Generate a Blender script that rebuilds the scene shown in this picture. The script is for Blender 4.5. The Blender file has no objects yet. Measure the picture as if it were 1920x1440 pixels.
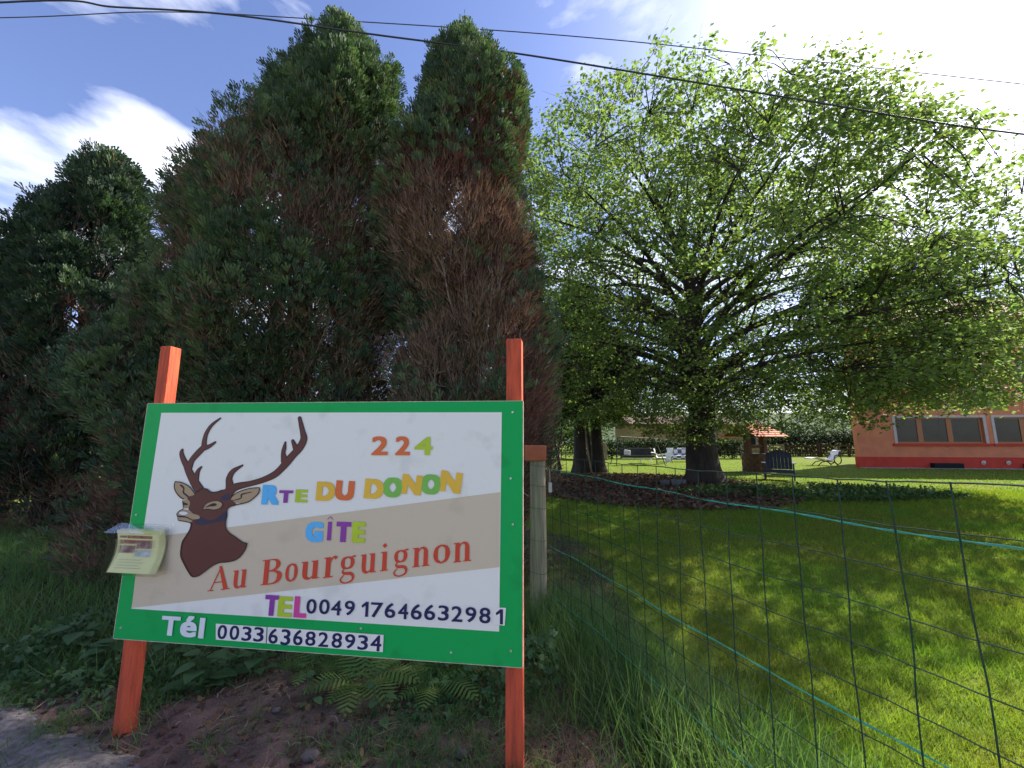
import bpy, math, random
import numpy as np
from mathutils import Vector, Matrix
S = bpy.context.scene
COL = S.collection
RA = math.radians
random.seed(7)
rng = np.random.default_rng(11)
PI = math.pi

# ------------------------------------------------------------------ camera
cd = bpy.data.cameras.new('camera'); cam = bpy.data.objects.new('camera', cd); COL.objects.link(cam)
cam.location = (0, 0, 1.6); cam.rotation_euler = (RA(90 + 8.0), 0, 0)
cd.sensor_width = 36; cd.lens = 13.875; cd.clip_start = .05; cd.clip_end = 1500
S.camera = cam
# ------------------------------------------------------------------ light
SUN_AZ, SUN_EL = RA(59), RA(39.5)          # azimuth clockwise from +Y
SD = Vector((math.sin(SUN_AZ) * math.cos(SUN_EL), math.cos(SUN_AZ) * math.cos(SUN_EL), math.sin(SUN_EL)))
sl = bpy.data.lights.new('sun', 'SUN'); sun = bpy.data.objects.new('sun', sl); COL.objects.link(sun)
sl.energy = 5.0; sl.angle = RA(.5); sl.color = (1, .94, .82)
sun.rotation_euler = SD.to_track_quat('Z', 'Y').to_euler()
w = bpy.data.worlds.new('World'); S.world = w; w.use_nodes = True
nt = w.node_tree; N = nt.nodes; L = nt.links
bgn = N['Background']
sky = N.new('ShaderNodeTexSky'); sky.sky_type = 'NISHITA'; sky.sun_disc = False
sky.sun_elevation = SUN_EL; sky.sun_rotation = SUN_AZ
sky.air_density = 1.0; sky.dust_density = .4; sky.ozone_density = 2.0
tc = N.new('ShaderNodeTexCoord')
def math_node(nt, op, a, b=None, c=None):
    n = nt.nodes.new('ShaderNodeMath'); n.operation = op
    for i, v in enumerate((a, b, c)):
        if v is None: continue
        if isinstance(v, (int, float)): n.inputs[i].default_value = v
        else: nt.links.new(v, n.inputs[i])
    return n.outputs[0]
def mixc(nt, f, a, b, mode='MIX'):
    n = nt.nodes.new('ShaderNodeMix'); n.data_type = 'RGBA'; n.blend_type = mode
    for s, v in ((n.inputs['Factor'], f), (n.inputs[6], a), (n.inputs[7], b)):
        if isinstance(v, (int, float)): s.default_value = v
        elif isinstance(v, tuple): s.default_value = tuple(v[:3]) + (1,)
        else: nt.links.new(v, s)
    return n.outputs[2]
# clouds: soft cumulus low in the sky plus thin bright veil round the sun
mp = N.new('ShaderNodeMapping'); L.new(tc.outputs['Generated'], mp.inputs['Vector']); mp.inputs['Scale'].default_value = (1, 1, 2.6); mp.inputs['Location'].default_value = (12.9, 7, 1.08)
nz = N.new('ShaderNodeTexNoise'); L.new(mp.outputs[0], nz.inputs['Vector']); nz.inputs['Scale'].default_value = 2.3; nz.inputs['Detail'].default_value = 7; nz.inputs['Roughness'].default_value = .55; nz.inputs['Distortion'].default_value = .3
cr = N.new('ShaderNodeValToRGB'); L.new(nz.outputs['Fac'], cr.inputs[0]); cr.color_ramp.elements[0].position = .50; cr.color_ramp.elements[1].position = .80
dp = N.new('ShaderNodeVectorMath'); dp.operation = 'DOT_PRODUCT'; L.new(tc.outputs['Generated'], dp.inputs[0]); dp.inputs[1].default_value = SD
dpm = math_node(nt, 'MAXIMUM', dp.outputs['Value'], 0)
veil = math_node(nt, 'MULTIPLY', math_node(nt, 'POWER', dpm, 16), 6.0)
base = mixc(nt, 1.0, sky.outputs[0], (.92, .84, 1.0), 'MULTIPLY')
skyc = mixc(nt, cr.outputs[0], base, (9.0, 9.0, 9.2))
vl = mixc(nt, 1.0, (14., 13.6, 12.8), veil, 'MULTIPLY')
cv = N.new('ShaderNodeCombineColor')
for i in range(3): L.new(veil, cv.inputs[i])
vl = mixc(nt, 1.0, (1.0, .98, .94), cv.outputs[0], 'MULTIPLY')
out = mixc(nt, 1.0, skyc, vl, 'ADD')
L.new(out, bgn.inputs['Color']); bgn.inputs['Strength'].default_value = .10
S.view_settings.view_transform = 'Standard'; S.view_settings.look = 'None'
S.view_settings.exposure = 1.38; S.view_settings.gamma = 1; S.view_settings.use_curve_mapping = False
S.render.engine = 'CYCLES'; S.cycles.max_bounces = 8; S.cycles.transparent_max_bounces = 12
S.cycles.transmission_bounces = 6; S.cycles.diffuse_bounces = 5

# ------------------------------------------------------------------ materials
MT = {}
def mat(name, col, rough=.8, col2=None, scale=8., bump=0., bscale=None, spec=.3, detail=5, island=0., trans=0., tcol=None, metal=0., stretch=None, ramp=(.35, .65)):
    if name in MT: return MT[name]
    m = bpy.data.materials.new(name); m.use_nodes = True; t = m.node_tree; n = t.nodes; l = t.links
    b = n['Principled BSDF']; b.inputs['Roughness'].default_value = rough; b.inputs['Specular IOR Level'].default_value = spec
    b.inputs['Metallic'].default_value = metal
    tcn = n.new('ShaderNodeTexCoord'); vec = tcn.outputs['Object']
    if stretch:
        mpn = n.new('ShaderNodeMapping'); l.new(vec, mpn.inputs['Vector']); mpn.inputs['Scale'].default_value = stretch; vec = mpn.outputs[0]
    nn = n.new('ShaderNodeTexNoise'); l.new(vec, nn.inputs['Vector']); nn.inputs['Scale'].default_value = scale; nn.inputs['Detail'].default_value = detail
    r = n.new('ShaderNodeMapRange'); l.new(nn.outputs['Fac'], r.inputs[0]); r.inputs[1].default_value, r.inputs[2].default_value = ramp
    c = mixc(t, r.outputs[0], col, col2 or tuple(x * .82 for x in col))
    if island:
        g = n.new('ShaderNodeNewGeometry'); k = n.new('ShaderNodeMapRange'); l.new(g.outputs['Random Per Island'], k.inputs[0])
        k.inputs[3].default_value = 1 - island; k.inputs[4].default_value = 1 + island
        hs = n.new('ShaderNodeHueSaturation'); l.new(c, hs.inputs['Color']); l.new(k.outputs[0], hs.inputs['Value'])
        k2 = n.new('ShaderNodeMapRange'); l.new(math_node(t, 'FRACT', math_node(t, 'MULTIPLY', g.outputs['Random Per Island'], 17.3)), k2.inputs[0])
        k2.inputs[3].default_value = .5 - island * .08; k2.inputs[4].default_value = .5 + island * .08; l.new(k2.outputs[0], hs.inputs['Hue']); c = hs.outputs[0]
    l.new(c, b.inputs['Base Color'])
    if bump:
        n2 = n.new('ShaderNodeTexNoise'); l.new(vec, n2.inputs['Vector']); n2.inputs['Scale'].default_value = bscale or scale * 4; n2.inputs['Detail'].default_value = 6
        bm = n.new('ShaderNodeBump'); l.new(n2.outputs['Fac'], bm.inputs['Height']); bm.inputs['Strength'].default_value = bump; bm.inputs['Distance'].default_value = .02
        l.new(bm.outputs[0], b.inputs['Normal'])
    if trans:
        tr = n.new('ShaderNodeBsdfTranslucent')
        l.new(mixc(t, 1.0, c, tcol or (1.2, 1.4, .6), 'MULTIPLY'), tr.inputs[0])
        mx = n.new('ShaderNodeMixShader'); mx.inputs[0].default_value = trans
        l.new(b.outputs[0], mx.inputs[1]); l.new(tr.outputs[0], mx.inputs[2]); l.new(mx.outputs[0], n['Material Output'].inputs['Surface'])
    MT[name] = m; return m

# ------------------------------------------------------------------ object helpers
def wloc(p):
    v = Vector((0, 0, 0))
    while p is not None: v = v + p.location; p = p.parent
    return v
def link(o, parent=None, **props):
    COL.objects.link(o)
    if parent is not None: o.parent = parent
    for k, v in props.items():
        if v: o[k] = v
    return o
def thing(name, label, category, loc=(0, 0, 0), group=None):
    o = bpy.data.objects.new(name, None); o.location = loc; o.empty_display_size = .2
    return link(o, None, label=label, category=category, group=group)
def npmesh(name, V, F, mats, mi=None, parent=None, smooth=False, **props):
    """V (n,3) in world coordinates, F list of face-index arrays; parents never rotate."""
    V = np.asarray(V, dtype=np.float32).copy()
    V -= np.array(wloc(parent), dtype=np.float32)
    me = bpy.data.meshes.new(name)
    if not isinstance(F, (list, tuple)): F = [F]
    F = [np.asarray(f, dtype=np.int32) for f in F if len(f)]
    me.vertices.add(len(V)); me.vertices.foreach_set('co', V.ravel())
    loops = np.concatenate([f.ravel() for f in F]); me.loops.add(len(loops)); me.loops.foreach_set('vertex_index', loops)
    tot = np.concatenate([np.full(len(f), f.shape[1], dtype=np.int32) for f in F])
    st = np.concatenate([[0], np.cumsum(tot)[:-1]]).astype(np.int32)
    me.polygons.add(len(tot)); me.polygons.foreach_set('loop_start', st); me.polygons.foreach_set('loop_total', tot)
    if mi is not None: me.polygons.foreach_set('material_index', np.asarray(mi, dtype=np.int32))
    if smooth: me.polygons.foreach_set('use_smooth', np.ones(len(tot), dtype=bool))
    me.update(calc_edges=True); me.validate()
    for m in (mats if isinstance(mats, (list, tuple)) else [mats]): me.materials.append(m)
    return link(bpy.data.objects.new(name, me), parent, **props)
class MB:
    def __init__(s): s.v = []; s.f = []; s.mi = []; s.cur = 0
    def add(s, vs, fs):
        b = len(s.v); s.v += [tuple(x) for x in vs]; s.f += [tuple(b + i for i in f) for f in fs]; s.mi += [s.cur] * len(fs); return s
    def box(s, lo, hi, M=None, bev=0.):
        x0, y0, z0 = lo; x1, y1, z1 = hi
        vs = [(x, y, z) for z in (z0, z1) for x, y in ((x0, y0), (x1, y0), (x1, y1), (x0, y1))]
        fs = [(3, 2, 1, 0), (4, 5, 6, 7), (0, 1, 5, 4), (1, 2, 6, 5), (2, 3, 7, 6), (3, 0, 4, 7)]
        if M is not None: vs = [M @ Vector(v) for v in vs]
        return s.add(vs, fs)
    def tube(s, pts, rad, n=6, cap=True):
        pts = [Vector(p) for p in pts]; k = len(pts)
        if isinstance(rad, (int, float)): rad = [rad] * k
        vs = []; ref = Vector((.31, .17, .93))
        for i, p in enumerate(pts):
            d = (pts[min(i + 1, k - 1)] - pts[max(i - 1, 0)]).normalized()
            if i == 0:
                if abs(d.dot(ref)) > .9: ref = Vector((1, 0, 0))
                u = d.cross(ref).normalized()
            else: u = (u - d * u.dot(d)).normalized()
            v = d.cross(u)
            for j in range(n):
                a = 2 * PI * j / n; vs.append(p + (u * math.cos(a) + v * math.sin(a)) * rad[i])
        fs = [(i * n + j, i * n + (j + 1) % n, (i + 1) * n + (j + 1) % n, (i + 1) * n + j) for i in range(k - 1) for j in range(n)]
        if cap: fs += [tuple(range(n))[::-1], tuple((k - 1) * n + j for j in range(n))]
        return s.add(vs, fs)
    def build(s, name, mats, parent=None, smooth=False, bevel=0., **props):
        me = bpy.data.meshes.new(name); o = wloc(parent)
        me.from_pydata([(x - o.x, y - o.y, z - o.z) for x, y, z in s.v], [], s.f)
        for m in (mats if isinstance(mats, (list, tuple)) else [mats]): me.materials.append(m)
        me.polygons.foreach_set('material_index', s.mi)
        if smooth: me.polygons.foreach_set('use_smooth', [True] * len(s.f))
        me.update(); ob = link(bpy.data.objects.new(name, me), parent, **props)
        if bevel:
            b = ob.modifiers.new('b', 'BEVEL'); b.width = bevel; b.segments = 2; b.limit_method = 'ANGLE'
        return ob
def fnoise(P, s=1., seed=0, oct=3):
    """cheap smooth value noise, vectorised; P (n,3)"""
    P = np.asarray(P, dtype=np.float64) * s + seed * 17.17; out = np.zeros(len(P)); a = 1.; tot = 0.
    for o in range(oct):
        I = np.floor(P).astype(np.int64); f = P - I; f = f * f * (3 - 2 * f); acc = 0.
        for dx in (0, 1):
            for dy in (0, 1):
                for dz in (0, 1):
                    h = (I[:, 0] + dx) * 374761393 + (I[:, 1] + dy) * 668265263 + (I[:, 2] + dz) * 2147483647
                    h = (h ^ (h >> 13)) * 1274126177; h = ((h ^ (h >> 16)) & 0xffff) / 65535.
                    acc = acc + h * np.where(dx, f[:, 0], 1 - f[:, 0]) * np.where(dy, f[:, 1], 1 - f[:, 1]) * np.where(dz, f[:, 2], 1 - f[:, 2])
        out += acc * a; tot += a; a *= .5; P = P * 2.03
    return out / tot
def basis(D, roll=None):
    """rotation matrices whose local +Y follows D; local Z is the blade normal"""
    D = D / np.linalg.norm(D, axis=1, keepdims=True)
    U = np.tile(np.array([0., 0., 1.]), (len(D), 1)); bad = np.abs(D[:, 2]) > .97; U[bad] = (1., 0., 0.)
    X = np.cross(D, U); X /= np.linalg.norm(X, axis=1, keepdims=True); Z = np.cross(X, D)
    if roll is not None:
        c, s = np.cos(roll)[:, None], np.sin(roll)[:, None]; X, Z = X * c + Z * s, Z * c - X * s
    return np.stack([X, D, Z], axis=2)
def scatter(T, TF, P, B, sc):
    """template verts T (k,3), faces TF (f,m) at P with basis B and scale sc"""
    if np.ndim(sc) == 1: sc = np.stack([sc] * 3, axis=1)
    V = np.einsum('nij,nkj->nki', B, T[None] * sc[:, None, :]) + P[:, None, :]
    F = TF[None] + (np.arange(len(P)) * len(T))[:, None, None]
    return V.reshape(-1, 3), F.reshape(-1, TF.shape[1])
def rdir(n):
    v = rng.normal(size=(n, 3)); return v / np.linalg.norm(v, axis=1, keepdims=True)

# ------------------------------------------------------------------ ground
m_lawn = mat('lawn_ground', (.10, .16, .026), .95, (.145, .155, .038), .9, bump=.8, bscale=38, ramp=(.3, .7), spec=.03)
m_soil = mat('soil', (.19, .112, .092), .95, (.085, .052, .046), 5., bump=1., bscale=55, detail=9)
m_grav = mat('gravel_road', (.25, .225, .22), .9, (.14, .115, .108), 30., bump=.8, bscale=120, detail=8)
g = MB(); g.add([(-500, -60, 0), (500, -60, 0), (500, 900, 0), (-500, 900, 0)], [(0, 1, 2, 3)])
g.build('ground', m_lawn, kind='structure')
def sheet(name, x0, x1, y0, y1, st, zf, m, keep=None, **props):
    xs = np.arange(x0, x1 + 1e-6, st); ys = np.arange(y0, y1 + 1e-6, st); X, Y = np.meshgrid(xs, ys); X = X + 0 * Y
    P = np.stack([X.ravel(), Y.ravel(), np.zeros(X.size)], 1); P[:, 2] = zf(P)
    nx = len(xs); i = (np.arange(len(ys) - 1)[:, None] * nx + np.arange(nx - 1)[None]).ravel(); F = np.stack([i, i + 1, i + 1 + nx, i + nx], 1)
    if keep is not None: F = F[keep(P[F].mean(1))]
    return npmesh(name, P, F, m, smooth=True, **props)
def soil_z(P):
    e = np.minimum.reduce([3.35 + .35 * np.sin(P[:, 0] * 1.7) + .3 * fnoise(P, 1.3, 3) - P[:, 1], (P[:, 0] + 7) * .5, (1.15 - P[:, 0] - .12 * P[:, 1] + .35 * fnoise(P, 2., 4))])
    z = (.035) * np.clip(e * 2.2, -1, 1) + .04 * (fnoise(P, 1.1, 1) - .4) + .05 * (fnoise(P, 6, 2) - .5) + .034 * (fnoise(P, 19, 6, 2) - .5)
    z += .02 * np.exp(-((P[:, 0] + 2.2) ** 2 + (P[:, 1] - 2.4) ** 2) * .5)
    return np.where(e < -.4, -.05, z)
m_road = mat('road_asphalt', (.16, .155, .15), .92, (.115, .112, .11), 14, bump=.5, bscale=160)
g = MB(); g.add([(-90, -6.2, .004), (90, -6.2, .004), (90, -.35, .004), (-90, -.35, .004)], [(0, 1, 2, 3)]); g.build('road', m_road, kind='structure')
sheet('soil', -7, 2, .5, 4.2, .028, soil_z, m_soil, keep=lambda c: c[:, 2] > -.03, kind='structure')
def road_z(P):
    e = 2.20 - P[:, 1] - .42 * (P[:, 0] + 1.6) + .2 * fnoise(P, 1.5, 9) - .1
    return .11 * np.clip(e * 3, -1, .85) + .006 * (fnoise(P, 30, 5, 2) - .5) + .02 * (fnoise(P, 3, 5) - .5)
sheet('road_edge', -6, 0, .4, 4.4, .03, road_z, m_grav, keep=lambda c: c[:, 2] > -.01, kind='structure')
m_litter = mat('leaf_litter_ground', (.070, .045, .03), .95, (.035, .024, .018), 3., bump=1., bscale=60)
def lit_z(P):
    e = 1 - ((P[:, 0] - 4.6) / 4.2) ** 2 - ((P[:, 1] - 14.2) / 4.6) ** 2 + .5 * (fnoise(P, .8, 8) - .5)
    return .03 * np.clip(e * 4, -1, 1) + .02 * (fnoise(P, 3, 3) - .5)
sheet('leaf_litter_ground', 0, 10, 8.5, 20.5, .12, lit_z, m_litter, keep=lambda c: c[:, 2] > -.015, kind='structure')
def hed_z(P):
    e = 1 - ((P[:, 0] + 3) / 4.3) ** 4 - ((P[:, 1] - 5.3) / 2.4) ** 4 + .4 * (fnoise(P, 1.3, 12) - .5)
    return .025 * np.clip(e * 4, -1, 1) + .02 * (fnoise(P, 5, 3) - .5)
sheet('needle_litter_ground', -8, 1.4, 2.8, 8, .08, hed_z, m_litter, keep=lambda c: c[:, 2] > -.015, kind='structure')

# distant wooded hill
m_far = mat('far_wood', (.030, .052, .022), 1., (.055, .08, .03), .35, bump=1., bscale=2.)
def hill_z(P):
    d = (P[:, 1] - 150) / 120
    return np.clip(d, 0, 1) * 22 * (.7 + .6 * fnoise(P, .006, 2)) + 5 * fnoise(P, .12, 3) - 3
sheet('hill', -420, 480, 140, 420, 6, hill_z, m_far, kind='structure')

# ------------------------------------------------------------------ foliage templates
def strip(w, l, bend=.25, seg=2, tip=.15):
    T = []; 
    for i in range(seg + 1):
        t = i / seg; ww = w * (1 - t * (1 - tip)) * .5; T += [(-ww, l * t, -bend * l * t * t), (ww, l * t, -bend * l * t * t)]
    return np.array(T), np.array([(2 * i, 2 * i + 1, 2 * i + 3, 2 * i + 2) for i in range(seg)])
# a maple leaf: five pointed lobes, folded on its midrib
ML = np.array([(0, 0, 0), (.46, .10, -.05), (.24, .34, .03), (.60, .62, -.10), (.22, .66, .02), (0, 1.05, -.12), (-.22, .66, .02), (-.60, .62, -.10), (-.24, .34, .03), (-.46, .10, -.05)])
MLF = np.array([(0, 1, 2), (0, 2, 5), (2, 3, 4), (2, 4, 5), (0, 5, 8), (5, 6, 8), (6, 7, 8), (0, 8, 9)])
# a flat conifer spray: three blunt fingers from one base
FAN = np.array([(0, -.05, 0), (.12, .96, -.14), (-.09, 1.02, -.12), (.01, .12, 0), (.42, .72, -.10), (.27, .88, -.12), (-.01, .10, 0), (-.42, .70, -.12), (-.27, .86, -.10)])
FANF = np.array([(0, 1, 2), (3, 4, 5), (6, 8, 7)])
TRI = np.array([(-.5, 0, 0), (.5, 0, 0), (.05, 1, -.15)]); TRIF = np.array([(0, 1, 2)])
LF3 = np.array([(0, 0, 0), (.52, .45, -.09), (.16, .70, .02), (0, 1.05, -.14), (-.52, .48, -.08)]); LF3F = np.array([(0, 1, 2), (0, 2, 3), (0, 3, 4)])
MLs = np.array([(0, 0, 0), (.5, .35, -.08), (.25, .75, 0), (0, 1.05, -.12), (-.25, .75, 0), (-.5, .35, -.08)])
MLsF = np.array([(0, 1, 2), (0, 2, 3), (0, 3, 4), (0, 4, 5)])

# ------------------------------------------------------------------ conifers
m_cg = mat('conifer_green', (.045, .078, .050), .75, (.070, .110, .050), 3.5, island=.35, trans=.22, tcol=(1.1, 1.35, .6))
m_cg2 = mat('conifer_green_light', (.085, .130, .066), .75, (.115, .160, .062), 3.5, island=.3, trans=.22, tcol=(1.1, 1.35, .6))
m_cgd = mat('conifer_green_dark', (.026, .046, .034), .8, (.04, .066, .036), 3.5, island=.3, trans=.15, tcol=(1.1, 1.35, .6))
m_cb = mat('conifer_brown', (.175, .108, .080), .9, (.235, .150, .10), 3., island=.35, trans=.15, tcol=(1.3, .9, .6))
m_cr = mat('conifer_red', (.18, .070, .050), .9, (.12, .055, .045), 3., island=.3, trans=.15, tcol=(1.4, .7, .5))
m_bark = mat('conifer_bark', (.10, .07, .055), .95, (.05, .038, .032), 12, bump=.9, stretch=(1, 1, .2))
m_twig = mat('dry_twig', (.33, .255, .20), .9, (.22, .165, .13), 20)
def profile(tab, z): 
    a = np.array(sorted(tab)); return np.interp(z, a[:, 0], a[:, 1]), np.interp(z, a[:, 0], a[:, 2])
def conifer(name, label, cat, tab, yc, depth, n_clump, per, clump=.30, green=(2.8, 5.5), seed=1, bl=(.07, .125), bw=.021, bumpk=1.5, twigs=260, stems=2, gbias=0., gap=0., group=None, red=.25, zlow=.1, mats=None):
    """tab: rows (z, x_left, x_right) of the outline on the plane y = yc; depth: ratio of depth to half width"""
    r = np.random.default_rng(seed)
    zs = [t[0] for t in tab]; z0, z1 = min(zs), max(zs)
    xl, xr = profile(tab, z0)
    cx0 = float(xl + xr) / 2
    T = thing(name, label, cat, (cx0, yc, 0), group)
    # clumps on a bumpy shell
    n = n_clump * 3
    z = zlow + (z1 - zlow) * r.random(n) ** .95; xl, xr = profile(tab, z); hw = (xr - xl) / 2
    ok = r.random(n) < np.clip(hw / hw.max(), .12, 1); z, xl, xr, hw = z[ok], xl[ok], xr[ok], hw[ok]
    th = r.random(len(z)) * 2 * PI
    keep = (np.sin(th) < .25) | (r.random(len(z)) < .4); z, xl, xr, hw, th = z[keep], xl[keep], xr[keep], hw[keep], th[keep]
    sh = .97 - .40 * r.random(len(z)) ** 1.5
    hd = np.minimum(hw * depth, 1.9)
    c = np.stack([(xl + xr) / 2 + np.cos(th) * hw * sh, yc + np.sin(th) * hd * sh, z], 1)
    bump = (fnoise(c, 1.1, seed, 2) - .5) * bumpk
    rad = np.stack([np.cos(th), np.sin(th), 0 * th], 1); c += rad * (bump * np.minimum(hw, 1.) * 1.0)[:, None]
    if gap: c = c[(fnoise(c, 1.9, seed + 3) > gap)]
    c = c[:n_clump]; n = len(c)
    xl, xr = profile(tab, c[:, 2]); ax = np.stack([(c[:, 0] - (xl + xr) / 2) / np.maximum((xr - xl) / 2, .2), (c[:, 1] - yc) / np.maximum((xr - xl) / 2 * depth, .2), 0 * c[:, 0]], 1)
    A = ax * .55 + np.array([0, 0, 1.]) + r.normal(size=(n, 3)) * .16; A /= np.linalg.norm(A, axis=1, keepdims=True)
    gsc = clump * (.65 + .7 * r.random(n))
    # sprays on the surface of each flame shaped clump
    ci = np.repeat(np.arange(n), per); m = len(ci)
    t = r.random(m) ** .85; u = rdir(m); u -= A[ci] * (u * A[ci]).sum(1)[:, None]; u /= np.linalg.norm(u, axis=1, keepdims=True) + 1e-6
    rr = np.sin(PI * np.clip(t * .78 + .16, 0, 1)) ** .8 * .50 * r.random(m) ** .38
    P = c[ci] + A[ci] * (gsc[ci] * (t * 1.7 - .85))[:, None] + u * (gsc[ci] * rr)[:, None]
    D = A[ci] * (.75 + .5 * t)[:, None] + u * (.70 - .35 * t)[:, None] + r.normal(size=(m, 3)) * .22
    ln = bl[0] + (bl[1] - bl[0]) * r.random(m)
    # live tips above and outside, dead brown foliage below and inside
    hz = np.clip((P[:, 2] - green[0]) / (green[1] - green[0]), 0, 1)
    pg = .03 + .93 * hz * hz * (3 - 2 * hz) + gbias + (t - .5) * .9 + 3.0 * (fnoise(P, .9, seed + 5) - .5) + (r.random(n) - .5)[ci] * .5
    isg = r.random(m) < pg
    isr = (~isg) & (r.random(m) < np.clip(red + 3.2 * (fnoise(P, .6, seed + 7) - .52), 0, .95))
    light = (r.random(n) < .42)[ci]
    TT, TF = TRI, TRIF; VV = []; FF = []; MI = []; nv = 0
    for sel, T3, T3F, wd, mi in ((isg & ~light, FAN, FANF, 1., 0), (isg & light, FAN, FANF, 1., 3), (~isg, TT, TF, bw * .55, None)):
        l_ = ln[sel]; sc_ = np.stack([l_, l_, l_], 1) * (1.0 if mi is not None else 1.1)
        if mi is None: sc_[:, 0] = wd
        V, F = scatter(T3, T3F, P[sel], basis(D[sel], r.random(sel.sum()) * 2 * PI), sc_)
        VV.append(V); FF.append(F + nv); nv += len(V); MI.append(np.repeat(np.where(isr[sel], 2, 1) if mi is None else np.full(sel.sum(), mi), len(T3F)))
    npmesh('foliage', np.concatenate(VV), FF, mats or [m_cg, m_cb, m_cr, m_cg2], np.concatenate(MI), T, kind='stuff')
    # stems
    tips = []
    for s in range(stems):
        a = 2 * PI * s / stems + seed; b = Vector((cx0 + .28 * math.cos(a) * (stems > 1), yc + .25 * math.sin(a) * (stems > 1), 0)); top = zs and z1 * (.93 - .06 * s)
        pl, pr = profile(tab, top * .9); tx = float(pl + pr) / 2 + .3 * math.cos(a) * (stems > 1)
        k = 9; pts = [b.lerp(Vector((tx, yc + .2 * math.sin(a), top)), i / (k - 1)) + Vector((r.normal() * .05, r.normal() * .05, 0)) * (i > 0) for i in range(k)]
        q = MB(); q.tube(pts, [max(.13 * (1 - i / (k - 1)) ** .8, .012) * (1.35 if i == 0 else 1) for i in range(k)], 8); q.build('trunk', m_bark, T, smooth=True); tips.append(pts)
    # ascending bare twigs that fan out to the shell
    q = MB(); sel = r.permutation(n)[:twigs]
    for i in sel:
        e = c[i]; pts = tips[r.integers(len(tips))]; zb = max(.25, e[2] - .7 - .9 * r.random())
        f = min(zb / max(pts[-1].z, .1), 1) * (len(pts) - 1); j = min(int(f), len(pts) - 2); b = pts[j].lerp(pts[j + 1], f - j); ev = Vector(e) + Vector(A[i]) * .08
        bb = b.lerp(ev, .35); mid = bb.lerp(ev, .55); mid.z -= .12 + .1 * r.random()
        q.tube([b, bb, mid, ev], [.016, .012, .009, .004], 4, cap=False)
        for k in range(5):
            tt = .15 + .7 * r.random(); p0 = mid.lerp(ev, tt); d = Vector(A[i]) * .8 + Vector(r.normal(size=3)) * .45
            p2 = p0 + d.normalized() * (.16 + .22 * r.random()); q.tube([p0, p0.lerp(p2, .5) + Vector(r.normal(size=3)) * .015, p2], [.006, .0045, .002], 3, cap=False)
    q.build('branches', m_twig, T, kind='stuff')
    return T
def tabz(Lt, Rt):
    zz = sorted({z for _, z in Lt} | {z for _, z in Rt}); l = sorted((z, x) for x, z in Lt); r_ = sorted((z, x) for x, z in Rt)
    return [(z, float(np.interp(z, [a for a, _ in l], [b for _, b in l])), float(np.interp(z, [a for a, _ in r_], [b for _, b in r_]))) for z in zz]
c1 = tabz([(-2.80, 8.05), (-3.0, 7.6), (-3.42, 7.1), (-3.85, 6.5), (-4.35, 5.7), (-4.65, 5.1), (-5.0, 4.77), (-5.1, 3.98), (-5.4, 3.44), (-5.5, 2.84), (-5.5, 1.77), (-5.3, .3)],
          [(-2.70, 8.05), (-2.25, 7.5), (-1.88, 7.0), (-1.74, 6.3), (-1.6, 4.77), (-1.5, 3.2), (-1.5, .3)])
conifer('conifer_tree', 'tall broad dark cypress with browned lower half, centre of the group, behind the sign', 'tree', c1, 5.4, .55, 3300, 74, .32, seed=3, twigs=380, stems=3, green=(3.6, 7.2), gbias=-.06, red=.34)
c2 = tabz([(-.68, 7.35), (-.80, 7.0), (-1.28, 6.4), (-1.5, 5.9), (-1.5, 4.65), (-1.5, 3.15), (-1.45, .3)],
          [(-.64, 7.35), (-.55, 7.0), (-.35, 6.4), (-.08, 6.05), (.03, 5.86), (.12, 4.65), (.30, 3.88), (.38, 3.15), (.40, 2.44), (.36, 1.76), (.25, .78), (.2, .2)])
conifer('conifer_tree', 'narrow mostly browned cypress with a thin pointed top, between the broad one and the maple', 'tree', c2, 5.0, 1.0, 2500, 68, .26, seed=9, twigs=380, stems=2, green=(4.2, 6.9), red=.2)
c3 = tabz([(-8.65, 7.3), (-8.95, 6.9), (-9.4, 6.3), (-9.7, 5.83), (-10.0, 5.03), (-10.2, 3.92), (-10.3, 2), (-10.2, .2)],
          [(-8.4, 7.3), (-8.1, 6.9), (-7.9, 6.4), (-7.8, 5.7), (-7.3, 3.92), (-6.6, 2), (-6.5, .2)])
conifer('conifer_tree', 'dark cypress with sky showing through, leftmost of the group', 'tree', c3, 7.6, .55, 1300, 64, .40, seed=21, twigs=200, stems=3, green=(2.0, 5.0), gap=.46, bw=.024, bl=(.1, .18), gbias=.0, red=.15, bumpk=.6, mats=[m_cgd, m_cb, m_cr, m_cg])

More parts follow.
